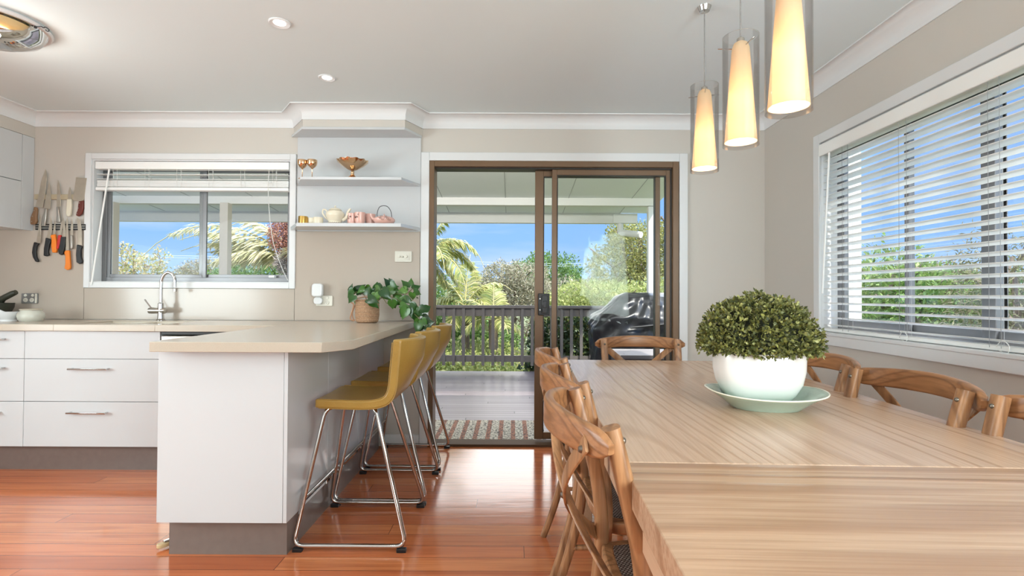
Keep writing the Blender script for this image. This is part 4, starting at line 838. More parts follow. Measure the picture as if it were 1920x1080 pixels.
MB().add(vs, [(i*k+q, ((i+1) % n)*k+q, ((i+1) % n)*k+q+1, i*k+q+1) for i in range(n) for q in range(k-1)]).build('bowl', bowlm, t, smooth=50)
def small_leaves(n, C_, RX, RY, RZ, size, seed, zmin=-1, shell=(.82, 1.05), tuft=3):
    g = np.random.default_rng(seed); V = []; Fc = []
    u = g.normal(size=(n, 3)); u /= np.linalg.norm(u, axis=1)[:, None]; u = u[u[:, 2] > zmin]; n = len(u)
    r = g.uniform(*shell, n)*(1+.06*np.sin(u[:, 0]*9+2)*np.cos(u[:, 1]*7))
    P = u*r[:, None]*np.array([RX, RY, RZ])+np.array(C_)
    P = np.repeat(P, tuft, axis=0); u = np.repeat(u, tuft, axis=0); N_ = len(P)
    d = u+g.normal(size=(N_, 3))*.75; d /= np.linalg.norm(d, axis=1)[:, None]
    s = np.cross(d, g.normal(size=(N_, 3))); s /= np.linalg.norm(s, axis=1)[:, None]; nn = np.cross(d, s)
    sz = size*g.uniform(.6, 1.3, N_)[:, None]
    a = P; b_ = P+d*sz*.55+s*sz*.30+nn*sz*.08; c = P+d*sz; e = P+d*sz*.55-s*sz*.30+nn*sz*.08
    V = np.stack([a, b_, c, e], 1).reshape(-1, 3); Fq = np.arange(len(V)).reshape(-1, 4); return V, Fq
bush = leafmat('boxwood_leaf', [(64, 70, 38), (110, 112, 60), (164, 160, 84), (92, 98, 54), (188, 184, 116), (52, 60, 36), (142, 144, 96)], .45, .15)
V, Q = small_leaves(5600, (0, 0, .175), .168, .14, .148, .0125, 5, zmin=-.16)
V2, Q2 = small_leaves(900, (0, 0, .168), .158, .128, .03, .0125, 6, zmin=-.75, shell=(.9, 1.08))
V = np.concatenate([V, V2]); Q = np.arange(len(V)).reshape(-1, 4)
raw('foliage', V, Q, bush, t)
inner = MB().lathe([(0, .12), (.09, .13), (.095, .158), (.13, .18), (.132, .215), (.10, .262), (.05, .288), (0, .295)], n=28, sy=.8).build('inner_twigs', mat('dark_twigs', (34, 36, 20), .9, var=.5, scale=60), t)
# ------------------------------------------------------------ pendant lamps
frost = bpy.data.materials.new('frosted_lamp_glass'); frost.use_nodes = True; nt = frost.node_tree; N = nt.nodes; L = nt.links; N.clear()
o_ = N.new('ShaderNodeOutputMaterial'); tl = N.new('ShaderNodeBsdfTranslucent'); tl.inputs[0].default_value = (1, .86, .66, 1); df = N.new('ShaderNodeBsdfDiffuse'); df.inputs[0].default_value = lin((236, 216, 184)); gl = N.new('ShaderNodeBsdfGlossy'); gl.inputs[1].default_value = .25
nz_ = N.new('ShaderNodeTexNoise'); nz_.inputs['Scale'].default_value = 20
x1_ = N.new('ShaderNodeMixShader'); x1_.inputs[0].default_value = .55; L.new(tl.outputs[0], x1_.inputs[1]); L.new(df.outputs[0], x1_.inputs[2]); x2_ = N.new('ShaderNodeMixShader'); x2_.inputs[0].default_value = .04; L.new(x1_.outputs[0], x2_.inputs[1]); L.new(gl.outputs[0], x2_.inputs[2]); L.new(x2_.outputs[0], o_.inputs[0])
def pendant(loc, label):
    t = thing('pendant_lamp', label, 'pendant lamp', loc, 0, 'pendant lamps in a row over the dining table')
    H = .385; R = .0605
    # open glass tube with a slanted-looking rim, real wall thickness
    MB().lathe([(R, 0), (R, H), (R-.0025, H), (R-.0025, 0), (R, 0)], n=48).build('glass_cylinder', glass2, t, smooth=50)
    MB().lathe([(.0535, .014), (.05, .06), (.0325, .30), (.029, .345), (.022, .362), (.012, .368), (.012, .366), (.02, .359), (.027, .344), (.0305, .30), (.048, .06), (.0515, .014), (.0535, .014)], n=44).build('frosted_shade', frost, t, smooth=50)
    MB().lathe([(0, .368), (.013, .368), (.013, .378), (.006, .384), (0, .385)], n=20).build('cap', steel, t, smooth=40)
    for a in (.25, .25+2*PI/3, .25+4*PI/3): MB().tube([(.024*math.cos(a), .024*math.sin(a), .345), (.075*math.cos(a), .075*math.sin(a), .352)], .0022, 8).build('support_pin', chrome, t, smooth=40)
    MB().tube([(0, 0, .385), (0, 0, HC-loc[2]-.02)], .0028, 8).build('cord', mat('silver_cord', (150, 148, 146), .4, metal=.3, var=.2, scale=200), t, smooth=40)
    MB().lathe([(0, HC-loc[2]-.022), (.022, HC-loc[2]-.02), (.03, HC-loc[2]), (0, HC-loc[2])], n=24).build('ceiling_rose', chrome, t, smooth=40)
    MB().lathe([(.0, .16), (.012, .165), (.019, .185), (.019, .20), (.011, .235), (.011, .27), (0, .27)], n=18).build('bulb', emis('bulb_glow', (255, 224, 170), 3) if 'bulb_glow' not in MC else MC['bulb_glow'], t, smooth=40)
    light('lamp_glow', 'POINT', (0, 0, .15), 7, (1, .89, .72), parent=t, shadow_soft_size=.012)
    light('lamp_glow', 'POINT', (0, 0, .06), 2, (1, .89, .72), parent=t, shadow_soft_size=.012)
    return t
pd = pendant((.855, 2.345, 1.645), 'frosted glass pendant lamp hanging lowest and farthest, nearest the sliding door')
def dup_l(root, loc, rz, lab):
    return dup(root, loc, rz, lab)
dup_l(pd, (.80, 1.845, 1.618), .5, 'frosted glass pendant lamp in the middle of the row of three')
dup_l(pd, (.762, 1.452, 1.60), 1.9, 'frosted glass pendant lamp nearest the camera, its top cut off by the photo')
# ------------------------------------------------------------ ceiling lights
ledm = emis('led_glow', (255, 252, 244), 6)
def downlight(loc, lab):
    t = thing('downlight', lab, 'downlight', loc, 0, 'recessed downlights')
    MB().lathe([(.030, -.001), (.046, -.007), (.05, -.004), (.05, -.0005), (.03, -.0005)], n=36).build('trim_ring', corn_m, t, smooth=40)
    MB().lathe([(0, -.0035), (.027, -.0035), (.0275, -.001), (0, -.001)], n=28).build('lamp_face', ledm, t)
    light('downlight_beam', 'SPOT', (0, 0, -.02), 10, (.96, .98, 1), target=(0, 0, -1), parent=t, spot_size=2.3, spot_blend=.8, shadow_soft_size=.04)
    return t
dl = downlight((-1.114, 2.50, HC), 'round recessed downlight, nearer of the two over the peninsula')
dup(dl, (-1.111, 3.135, HC), 0, 'round recessed downlight, farther of the two near the boxed shelf bulkhead')
for i_, (x_, y_) in enumerate(((-1.11, 1.2), (-1.11, -.2), (.7, -.6), (-2.6, .6))): dup(dl, (x_, y_, HC), 0, 'round recessed downlight, nearer of the two over the peninsula') if False else light('ceiling_fill_spot', 'SPOT', (x_, y_, HC-.03), 8, (.96, .98, 1), target=(0, 0, -1), spot_size=2.4, spot_blend=.8, shadow_soft_size=.05)  # added unseen spots brighten the room; no fittings behind them
# boat-shaped glass ceiling light, mostly out of frame
t = thing('ceiling_light', 'lit oval glass ceiling light with gold fittings at the top left corner', 'ceiling light', (-2.50, 2.50, HC))
amber = mat('warm_reflector', (246, 232, 200), .3, metal=.1, var=.1)
MB().lathe([(0, -.001), (.225, -.001), (.235, -.012), (.228, -.022), (.2, -.02), (0, -.012)], n=48).build('base_plate', corn_m, t, smooth=40)
MB().lathe([(.215, -.022), (.19, -.06), (.13, -.088), (.05, -.1), (0, -.102), (0, -.099), (.05, -.097), (.13, -.085), (.188, -.058), (.212, -.022)], n=48).build('glass_bowl', glassmat('bowl_glass', (1, .98, .92), 1.5, 1.3), t, smooth=50)
MB().lathe([(0, -.024), (.19, -.024), (.16, -.055), (.14, -.058), (.15, -.03), (0, -.026)], n=40).build('reflector_dish', amber, t, smooth=40)
MB().tube([(-.12, 0, -.05), (.02, 0, -.05)], .018, 12).build('lamp_tube', emis('warm_tube', (255, 240, 210), 14), t, smooth=40)
MB().tube([(-.12, .06, -.05), (.02, .06, -.05)], .018, 12).build('lamp_tube', MC['warm_tube'], t, smooth=40)
b = MB()
for a in (0, PI/2, PI, 3*PI/2): b.lathe([(0, 0), (.006, .002), (.006, .01), (0, .012)], (.222*math.cos(a), .222*math.sin(a), -.034), 10)
b.tube(spline([(.225, 0, -.026), (.25, 0, -.024), (.258, 0, -.03), (.268, .004, -.026), (.276, .012, -.034), (.27, .012, -.042), (.262, .008, -.036)], 4), .0022, 6); b.build('clip', wire, t, smooth=40)
light('ceiling_lamp_glow', 'POINT', (0, 0, -.2), 5, (1, .95, .86), parent=t, shadow_soft_size=.06)
# light-coloured curved tool standing on the kitchen side of the peninsula foot
t = thing('floor_bracket', 'small curved wood and chrome foot poking out below the peninsula end panel', 'bracket', (-1.44, 2.33, 0))
MB().prism([(x, y) for x, y in rr(.03, .20, .014, 5)], .01, .028, 'Z').build('wooden_foot', mat('pale_varnished_wood', (196, 170, 128), .4, var=.2, scale=30), t, bevel=.004)
MB().box(-.008, .008, -.075, .095, .0285, .036).build('chrome_strip', chrome, t, bevel=.002)
MB().box(-.012, .012, .03, .09, .0, .0098).build('pad', black, t)
t.rotation_euler[2] = -.6
# ------------------------------------------------------------ verandah
GZ = -2.6
structure('ground', MB().box(-60, 90, 7.9, 120, GZ-.2, GZ), mat('garden_ground', (96, 104, 62), .95, var=.3, scale=1.2))
tag(MB().box(-7.5, 2.0, D+T+.002, 7.70, -.10, -.015).build('deck', deckm), 'weathered timber verandah deck beyond the sliding door', 'deck', kind='structure')
def doorrug():
    m = bpy.data.materials.new('striped_woven_mat'); m.use_nodes = True; nt = m.node_tree; N = nt.nodes; L = nt.links; p = N['Principled BSDF']
    t = N.new('ShaderNodeTexCoord'); s = N.new('ShaderNodeSeparateXYZ'); L.new(t.outputs['Object'], s.inputs[0])
    a = N.new('ShaderNodeMath'); a.operation = 'MULTIPLY'; a.inputs[1].default_value = 1/.098; L.new(s.outputs['X'], a.inputs[0]); f = N.new('ShaderNodeMath'); f.operation = 'FRACT'; L.new(a.outputs[0], f.inputs[0])
    g = N.new('ShaderNodeMath'); g.operation = 'LESS_THAN'; g.inputs[1].default_value = .36; L.new(f.outputs[0], g.inputs[0])
    v = N.new('ShaderNodeTexVoronoi'); v.inputs['Scale'].default_value = 62; L.new(t.outputs['Object'], v.inputs[0])
    x = N.new('ShaderNodeMix'); x.data_type = 'RGBA'; L.new(g.outputs[0], x.inputs['Factor']); x.inputs['A'].default_value = lin((206, 196, 176)); x.inputs['B'].default_value = lin((168, 116, 92))
    r = N.new('ShaderNodeMapRange'); r.inputs['From Min'].default_value = .35; r.inputs['From Max'].default_value = .75; r.inputs['To Max'].default_value = .85; L.new(v.outputs['Distance'], r.inputs[0])
    x2 = N.new('ShaderNodeMix'); x2.data_type = 'RGBA'; L.new(r.outputs[0], x2.inputs['Factor']); L.new(x.outputs['Result'], x2.inputs['A']); x2.inputs['B'].default_value = lin((62, 56, 54)); L.new(x2.outputs['Result'], p.inputs['Base Color']); p.inputs['Roughness'].default_value = .9
    bp = N.new('ShaderNodeBump'); bp.invert = True; bp.inputs['Distance'].default_value = .006; L.new(v.outputs['Distance'], bp.inputs['Height']); L.new(bp.outputs[0], p.inputs['Normal']); return m
t = thing('door_mat', 'striped woven door mat lying on the deck outside the sliding door', 'door mat', (-.2, 4.3, -.015))
MB().box(-.60, .44, -.30, .34, 0, .012).build('weave', doorrug(), t, bevel=.004)
MB().box(-.625, -.601, -.30, .34, 0, .010).box(.441, .465, -.30, .34, 0, .010).build('end_binding', mat('charcoal_binding', (70, 70, 74), .9, var=.2), t)
# balustrade
t = thing('balustrade', 'dark grey timber balustrade along the far edge of the deck', 'balustrade', (-2, 7.6, -.015))
MB().box(-7.4, 1.94, 7.53, 7.64, .905, .945).build('handrail', railm, t, world=True, bevel=.004)
MB().box(-7.4, 1.94, 7.585, 7.62, .79, .904).build('upper_rail', railm, t, world=True)
MB().box(-7.4, 1.94, 7.585, 7.62, .135, .225).build('lower_rail', railm, t, world=True)
x = -3.08; nb = 0
bm0 = None
while x < 1.9:
    if bm0 is None: bm0 = MB().box(-.021, .021, -.016, .016, 0, .82).build('baluster', railm, t); o = bm0
    else: o = bm0.copy(); COL.objects.link(o)
    o.parent = t; o.location = (x+2, -.032, .10); x += .1405
# posts, beam, soffit, gutter
def post(x, y, w_, z1, lab, m=postm, z0=-.015):
    return tag(MB().box(x-w_/2, x+w_/2, y-w_/2, y+w_/2, z0, z1).build('verandah_post', m, bevel=.004), lab, 'post')
post(1.99, 7.56, .10, 2.37, 'white verandah post standing behind the covered barbecue', outw)
post(-4.04, 7.43, .115, 2.37, 'cream verandah post seen through the right half of the kitchen window')
post(-5.62, 7.4, .12, 2.37, 'cream verandah post at the left jamb of the kitchen window')
structure('trim_2', MB().box(-8.5, 2.05, 7.5, 7.62, 2.375, 2.545), outw)                           # beam
z_in, z_out = 2.82, 2.40
def zs(y): return z_in+(z_out-z_in)*(y-(D+T))/(8.35-D-T)
b = MB(); b.add([(-8.5, D+T, zs(D+T)), (2.14, D+T, zs(D+T)), (2.14, 8.35, zs(8.35)), (-8.5, 8.35, zs(8.35)), (-8.5, D+T, zs(D+T)+.1), (2.14, D+T, zs(D+T)+.1), (2.14, 8.35, zs(8.35)+.1), (-8.5, 8.35, zs(8.35)+.1)],
                [(0, 3, 2, 1), (4, 5, 6, 7), (0, 1, 5, 4), (1, 2, 6, 5), (2, 3, 7, 6), (3, 0, 4, 7)])
vr = structure('ceiling_verandah', b, soff)
b = MB()
x = -8.2
while x < 2.1:
    b.add([(x-.004, D+T+.01, zs(D+T)-.004), (x+.004, D+T+.01, zs(D+T)-.004), (x+.004, 8.34, zs(8.34)-.004), (x-.004, 8.34, zs(8.34)-.004), (x-.004, D+T+.01, zs(D+T)+.002), (x+.004, D+T+.01, zs(D+T)+.002), (x+.004, 8.34, zs(8.34)+.002), (x-.004, 8.34, zs(8.34)+.002)], [(0, 3, 2, 1), (4, 5, 6, 7), (0, 1, 5, 4), (1, 2, 6, 5), (2, 3, 7, 6), (3, 0, 4, 7)]); x += .9
b.build('joint_cover', mat('grey_joint', (170, 172, 166), .6), vr)
g_ = structure('trim_3', MB().box(-8.5, 1.72, 8.35, 8.46, 2.24, 2.40), mat('gutter_paint', (214, 212, 204), .4, var=.02))
t = thing('downpipe', 'white gutter outlet and bent downpipe beside the verandah post', 'downpipe', (1.85, 8.3, 2.2))
MB().box(1.60, 1.98, 8.34, 8.465, 2.245, 2.395).build('gutter_end', outw, t, world=True, bevel=.003)
MB().tube(fillet([(1.72, 8.40, 2.24), (1.72, 8.40, 2.10), (1.98, 8.1, 2.03)], .06, 5), .05, 16).build('pipe', outw, t, world=True, smooth=40)
# covered barbecue
def bbq():
    t = thing('covered_barbecue', 'barbecue under a crumpled glossy black cover on the deck', 'barbecue', (1.52, 6.25, -.015))
    # cross sections (z, x0, x1, y0, y1)
    secs = [(0, .93, 2.03, 5.98, 6.62), (.35, .965, 2.02, 5.97, 6.62), (.62, .95, 2.04, 5.93, 6.66), (.76, .945, 2.06, 5.92, 6.68), (.86, 1.0, 2.05, 5.93, 6.68), (.93, 1.10, 2.0, 5.97, 6.64), (1.02, 1.18, 1.94, 6.02, 6.58), (1.10, 1.25, 1.87, 6.08, 6.52), (1.135, 1.34, 1.80, 6.16, 6.44)]
    n = 96; vs = []; g = random.Random(3)
    ph = [g.uniform(0, 6.28) for _ in range(12)]
    for (z, x0, x1, y0, y1) in [tuple(a+(b_-a)*q/5 for a, b_ in zip(secs[i], secs[i+1])) for i in range(len(secs)-1) for q in range(5)]+[secs[-1]]:
        for i in range(n):
            a = 2*PI*i/n; p_ = 5; e = 1/((abs(math.cos(a))**p_+abs(math.sin(a))**p_)**(1/p_))
            fold = .016*math.sin(a*11+ph[0]+z*9)*math.sin(z*7+ph[1]+a*2)+.010*math.sin(a*23+ph[2]-z*14)+.016*math.sin(z*26+3*math.sin(a*3+ph[3]))*(1 if .5 < z < 1.05 else .2)
            fold *= min(1, (1.16-z)/.15)
            vs.append(((x0+x1)/2+((x1-x0)/2+fold)*e*math.cos(a)-1.52, (y0+y1)/2+((y1-y0)/2+fold)*e*math.sin(a)-6.25, z+.012*math.sin(a*5+z*8)*(z > .1)))
    r = len(vs)//n; f = [(i*n+k, i*n+(k+1) % n, (i+1)*n+(k+1) % n, (i+1)*n+k) for i in range(r-1) for k in range(n)]+[tuple((r-1)*n+k for k in range(n))]
    MB().add(vs, f).build('cover', mat('glossy_black_vinyl', (30, 31, 34), .33, var=.15, scale=5, bump=.25, bscale=14, spec=.4), t, smooth=60)
    MB().tube([( (.96+1.62/2-1.52)+.0, -.36, .80)]+[(x_, -.355-.012*math.sin(x_*20), .78+.05*math.sin(x_*3)) for x_ in (-.2, 0, .2, .42)], .012, 8).build('seam', black, t, smooth=40)
bbq()
t = thing('storage_box', 'dark outdoor storage box with a pale slatted top on the deck', 'storage box', (1.5, 5.2, -.015))
MB().box(1.03, 1.80, 4.93, 5.47, -.015, .50).build('body', mat('dark_wicker', (58, 52, 54), .6, var=.35, scale=60, stretch=(1, 1, 3)), t, world=True, bevel=.006)
MB().box(1.01, 1.82, 4.9, 5.5, .502, .54).build('lid', plankmat('weathered_box_top', [(176, 168, 168), (190, 184, 182), (168, 160, 160)], .075, 'Y', 3, .35, .1, (90, 84, 84), .05, .2), t, world=True, bevel=.004)
MB().box(1.25, 1.55, 4.918, 4.93, .43, .445).build('handle_bar', steel, t, world=True)
# ------------------------------------------------------------ planting
def cloud(n, ells, size, seed, aspect=.42, flat=.55, shell=(.55, 1.02), up=.15, droop=0):
    g = np.random.default_rng(seed); Vs = []
    wts = np.array([e[3]*e[4]+e[4]*e[5]+e[3]*e[5] for e in ells]); wts = wts/wts.sum()
    for (cx, cy, cz, rx, ry_, rz_), w_ in zip(ells, wts):
        k = max(8, int(n*w_)); u = g.normal(size=(k, 3)); u /= np.linalg.norm(u, axis=1)[:, None]
        r = g.uniform(shell[0]**3, shell[1]**3, k)**(1/3)
        lump = 1+.16*np.sin(u[:, 0]*7+cx*3)*np.sin(u[:, 2]*8+cz)+.10*np.sin(u[:, 1]*13+u[:, 0]*11)
        P = u*(r*lump)[:, None]*np.array([rx, ry_, rz_])+np.array([cx, cy, cz])
        d = u*.6+g.normal(size=(k, 3))*.8; d[:, 2] += up-droop; d /= np.linalg.norm(d, axis=1)[:, None]
        s = np.cross(d, g.normal(size=(k, 3))); s /= np.linalg.norm(s, axis=1)[:, None]; nn = np.cross(d, s)
        sz = size*g.uniform(.55, 1.4, k)[:, None]
        Vs.append(np.stack([P, P+d*sz*.5+s*sz*aspect*.5+nn*sz*.07, P+d*sz, P+d*sz*.5-s*sz*aspect*.5+nn*sz*.07], 1).reshape(-1, 3))
    V = np.concatenate(Vs); return V, np.arange(len(V)).reshape(-1, 4)
bark = mat('grey_bark', (128, 112, 96), .9, var=.3, scale=12, bump=.3)
def plant(name, label, cat, loc, ells, n, size, m, seed, group=None, trunk=None, **kw):
    t = thing(name, label, cat, loc, 0, group)
    ee = [(e[0]-loc[0], e[1]-loc[1], e[2]-loc[2])+tuple(e[3:]) for e in ells]
    V, Q = cloud(n, ee, size, seed, **kw); raw('foliage', V, Q, m, t)
    b = MB(); g = random.Random(seed); top = max(e[2] for e in ee)
    r_ = trunk or .08
    b.tube([(0, 0, 0), (.05*r_*5, 0, top*.5), (0, 0, top)], r_, 8, scl=[1.3, 1, .5])
    for e in ee[:10]:
        b.tube([(0, 0, top*.35), (e[0]*.5, e[1]*.5, (top*.35+e[2])/2+.1), (e[0], e[1], e[2])], r_*.45, 6, scl=[1.2, .8, .4])
        for _ in range(3): b.tube([(e[0], e[1], e[2]), (e[0]+g.uniform(-1, 1)*e[3]*.8, e[1]+g.uniform(-1, 1)*e[4]*.8, e[2]+g.uniform(.1, .9)*e[5])], r_*.22, 5)
    b.build('trunk', bark, t, smooth=40); return t
yg = leafmat('olive_yellow_leaf', [(120, 124, 60), (158, 154, 82), (186, 178, 104), (138, 140, 72), (92, 100, 52), (204, 196, 132)], .55, .3)
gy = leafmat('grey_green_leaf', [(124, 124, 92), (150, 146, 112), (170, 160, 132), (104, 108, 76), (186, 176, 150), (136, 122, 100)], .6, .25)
mg = leafmat('mid_green_leaf', [(66, 96, 44), (92, 124, 58), (116, 144, 70), (78, 108, 52), (136, 160, 84)], .5, .3)
bg_ = leafmat('bright_green_leaf', [(128, 142, 72), (160, 168, 92), (190, 190, 116), (110, 126, 66), (204, 198, 134)], .5, .35)
dk = leafmat('dark_hedge_leaf', [(36, 54, 34), (54, 78, 44), (82, 110, 60), (28, 42, 30), (112, 132, 78), (60, 84, 50), (140, 130, 70)], .35, .2, .6)
fe = leafmat('feathery_green_leaf', [(96, 126, 62), (124, 150, 78), (148, 168, 96), (84, 110, 56), (168, 178, 112)], .6, .3)
ol = leafmat('olive_grey_leaf', [(92, 96, 64), (118, 116, 80), (136, 130, 96), (78, 82, 56), (150, 140, 110)], .7, .25)
def Z(py, Y): return 1.09+(553.6-py)/990*Y
def X(px_, Y): return (px_-960)/990*Y
Y = 20
plant('gum_tree', 'large olive-yellow tree rising beyond the fence to the right of the barbecue', 'tree', (X(1200, Y), Y, GZ),
      [(X(1185, Y), Y, Z(465, Y), 1.0, 1.2, 1.0), (X(1150, Y), Y, Z(500, Y), 1.0, 1.2, .9), (X(1235, Y), Y+.5, Z(470, Y), 1.2, 1.3, 1.2), (X(1290, Y), Y, Z(490, Y), 1.3, 1.3, 1.5), (X(1215, Y), Y, Z(525, Y), 1.4, 1.3, .8), (X(1160, Y), Y-.3, Z(440, Y), .55, .6, .5), (X(1265, Y), Y, Z(440, Y), .9, .9, .8), (X(1340, Y), Y, Z(470, Y), 1.2, 1.2, 1.4)], 30000, .105, yg, 11, 'trees beyond the deck', .16)
Y = 36
plant('rounded_tree', 'distant round-topped green tree in the middle of the door view', 'tree', (X(1025, Y), Y, GZ), [(X(1025, Y), Y, Z(515, Y), 2.4, 2.2, 1.5), (X(995, Y), Y, Z(520, Y), 1.2, 1.5, 1.1), (X(1060, Y), Y, Z(525, Y), 1.1, 1.5, .9)], 9000, .19, mg, 12, 'trees beyond the deck', .2)
Y = 15
plant('flowering_shrub', 'grey-green twiggy tall shrub left of the door stile', 'shrub', (X(965, Y), Y, GZ), [(X(940, Y), Y, Z(520, Y), .65, .8, .45), (X(985, Y), Y, Z(520, Y), .7, .8, .45), (X(960, Y), Y, Z(555, Y), .9, .9, .5), (X(1010, Y), Y, Z(560, Y), .8, .9, .5), (X(915, Y), Y, Z(560, Y), .6, .8, .6), (X(960, Y), Y, Z(610, Y), 1.1, .9, .7)], 22000, .07, gy, 13, 'shrubs beyond the deck', .07)
Y = 13.2
plant('golden_shrub', 'yellow-green leafy shrub just above the railing left of the barbecue', 'shrub', (X(1110, Y), Y, GZ), [(X(1080, Y), Y, Z(560, Y), .75, .8, .42), (X(1130, Y), Y, Z(560, Y), .8, .8, .45), (X(1170, Y), Y, Z(565, Y), .8, .8, .5), (X(1100, Y), Y, Z(600, Y), 1.2, .8, .6), (X(1060, Y), Y, Z(580, Y), .6, .8, .45), (X(1230, Y), Y, Z(570, Y), .9, .8, .6)], 17000, .085, bg_, 14, 'shrubs beyond the deck', .07)
Y = 30
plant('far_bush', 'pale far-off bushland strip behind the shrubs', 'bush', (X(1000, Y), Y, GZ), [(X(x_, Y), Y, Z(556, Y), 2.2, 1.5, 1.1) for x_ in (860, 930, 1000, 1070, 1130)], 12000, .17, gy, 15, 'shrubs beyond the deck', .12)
Y = 7.95
t = plant('climbing_hedge', 'dark glossy-leaved climber growing through the railing beside the barbecue', 'hedge', (.75, Y, GZ), [(X(1010, Y), Y, .30, .14, .16, .42), (X(1040, Y), Y, .35, .3, .22, .45), (X(1085, Y), Y, .35, .34, .22, .45), (X(1130, Y), Y, .38, .34, .2, .46), (X(1185, Y), Y, .3, .4, .2, .5), (X(1010, Y), Y, -.15, .25, .2, .4), (X(1080, Y), Y, -.2, .5, .2, .4), (X(1160, Y), Y, -.2, .5, .2, .4)], 15000, .062, dk, 16, None, .04, aspect=.6)
# low groundcover: too many to count
g = np.random.default_rng(4); Vs = []
ells = [(x_, y_, z_, .55, .5, .32) for x_, y_, z_ in [(g.uniform(-5, 1.6), g.uniform(8.6, 12.5), 0) for _ in range(0)]]
ee = []
for i in range(46):
    x_ = g.uniform(-2.4, 1.5); y_ = g.uniform(8.9, 12); ee.append((x_, y_, -.75+.14*(y_-9)+g.uniform(-.15, .15), .55, .5, .35))
V, Q = cloud(26000, ee, .075, 21, aspect=.55)
o = raw('groundcover', V, Q, bg_); tag(o, 'bright green leafy groundcover seen between the balusters', 'groundcover', kind='stuff')
structure('ground_bank', MB().add([(-9, 8.0, -1.3), (3.4, 8.0, -1.3), (3.4, 14, -.35), (-9, 14, -.35), (-9, 8.0, GZ), (3.4, 8.0, GZ), (3.4, 14, GZ), (-9, 14, GZ)], [(0, 1, 2, 3), (0, 4, 5, 1), (1, 5, 6, 2), (2, 6, 7, 3), (3, 7, 4, 0)]), mat('bank_soil', (92, 92, 56), .95, var=.3, scale=4))
plant('broadleaf_bush', 'leafy olive-green bush filling the gaps under the palms behind the railing', 'bush', (X(850, 13.2), 13.2, GZ), [(X(830, 13.2), 13.2, Z(600, 13.2), .9, .7, .7), (X(880, 13.2), 13.2, Z(610, 13.2), .8, .7, .6), (X(790, 13.2), 13.2, Z(570, 13.2), .9, .7, .9), (X(850, 13.2), 13.2, Z(650, 13.2), 1.2, .7, .5), (X(920, 13.2), 13.2, Z(640, 13.2), .8, .7, .5)], 14000, .09, mg, 34, 'shrubs beyond the deck', .06)
# palms
pal = leafmat('palm_leaflet', [(120, 132, 64), (156, 160, 84), (186, 180, 110), (98, 116, 58), (206, 196, 136)], .45, .3)
pal2 = leafmat('pale_palm_leaflet', [(178, 174, 128), (196, 190, 148), (158, 158, 108), (212, 204, 168), (184, 168, 124)], .5, .3)
def frond(V, base, az, el, L_, droop, wl, n=46, tipdry=0, seed=0, feather=1.0):
    g = np.random.default_rng(seed); P = np.array(base, float); d = np.array([math.cos(az)*math.cos(el), math.sin(az)*math.cos(el), math.sin(el)]); pts = []
    for i in range(n):
        pts.append((P.copy(), d.copy())); P = P+d*L_/n; d[2] -= droop/n*(1+1.2*i/n); d /= np.linalg.norm(d)
    for i, (p, dd) in enumerate(pts):
        u = i/n
        if u < .14: continue
        s = np.cross(dd, [0, 0, 1]); s /= max(np.linalg.norm(s), 1e-4); w_ = wl*(math.sin(min(1, u*1.15+.1)*PI)**.5)*g.uniform(.85, 1.1)
        for sg in (-1, 1):
            for r in range(2):
                q = dd*.55+s*sg*.9+np.array([0, 0, g.uniform(-.55, .15)])*feather; q /= np.linalg.norm(q)
                a = p+dd*(r*.5*L_/n); tip = a+q*w_; tip[2] -= w_*.22; mid = a+q*w_*.5; t_ = dd*.016*wl/.35
                V.append([a-t_*.4, mid-t_, tip, mid+t_])
    return pts
def palm(label, base, fr, m, cat='palm', group='palms beyond the deck', extra=None, trunk_r=.09):
    t = thing('palm', label, cat, (base[0], base[1], GZ), 0, group)
    V = []; rb = MB(); off = np.array([base[0], base[1], GZ])
    for i, f_ in enumerate(fr):
        pts = frond(V, base, *f_, seed=i+int(abs(base[0]*10))); P_ = [tuple(p-off) for p, _ in pts[::5]]
        rb.tube(P_, .014, 6, scl=[1.3-1.0*k/len(P_) for k in range(len(P_))])
    V = (np.array(V).reshape(-1, 3)-off); raw('frond', V, np.arange(len(V)).reshape(-1, 4), m, t)
    rb.build('frond_rib', mat('palm_rib', (176, 166, 104), .5), t, smooth=40)
    h = base[2]-GZ; MB().tube([(0, 0, 0), (.03, 0, h*.5), (0, 0, h)], trunk_r, 12, scl=[1.3, 1, 1.1]).build('trunk', bark, t, smooth=40)
    return t
D2 = math.radians
Y = 10.5
palm('tall feather palm at the left edge of the door view', (X(800, Y), Y, Z(480, Y)), [(D2(0), D2(50), 1.5, 1.9, .4), (D2(25), D2(35), 1.5, 1.9, .4), (D2(-30), D2(15), 1.4, 1.7, .4), (D2(60), D2(55), 1.5, 1.8, .4), (D2(5), D2(75), 1.7, 1.8, .4), (D2(-60), D2(40), 1.2, 1.8, .35), (D2(150), D2(50), 1.2, 1.8, .35), (D2(0), D2(-15), 1.1, 1.2, .35), (D2(-20), D2(-40), 1.0, .9, .3), (D2(200), D2(20), 1.2, 1.5, .35)], pal)
Y = 11.5
palm('feather palm behind the railing, second from the door jamb', (X(872, Y), Y, Z(575, Y)), [(D2(80), D2(80), 1.3, 1.0, .4), (D2(0), D2(62), 1.3, 1.5, .4), (D2(180), D2(65), 1.3, 1.3, .4), (D2(-30), D2(35), 1.1, 1.5, .38), (D2(210), D2(40), 1.1, 1.4, .38), (D2(30), D2(20), 1.1, 1.3, .38), (D2(-70), D2(10), .9, 1.2, .35), (D2(240), D2(-10), .9, 1.1, .35), (D2(-10), D2(-20), .9, 1.0, .3), (D2(120), D2(50), 1.1, 1.3, .35)], pal)
Y = 11
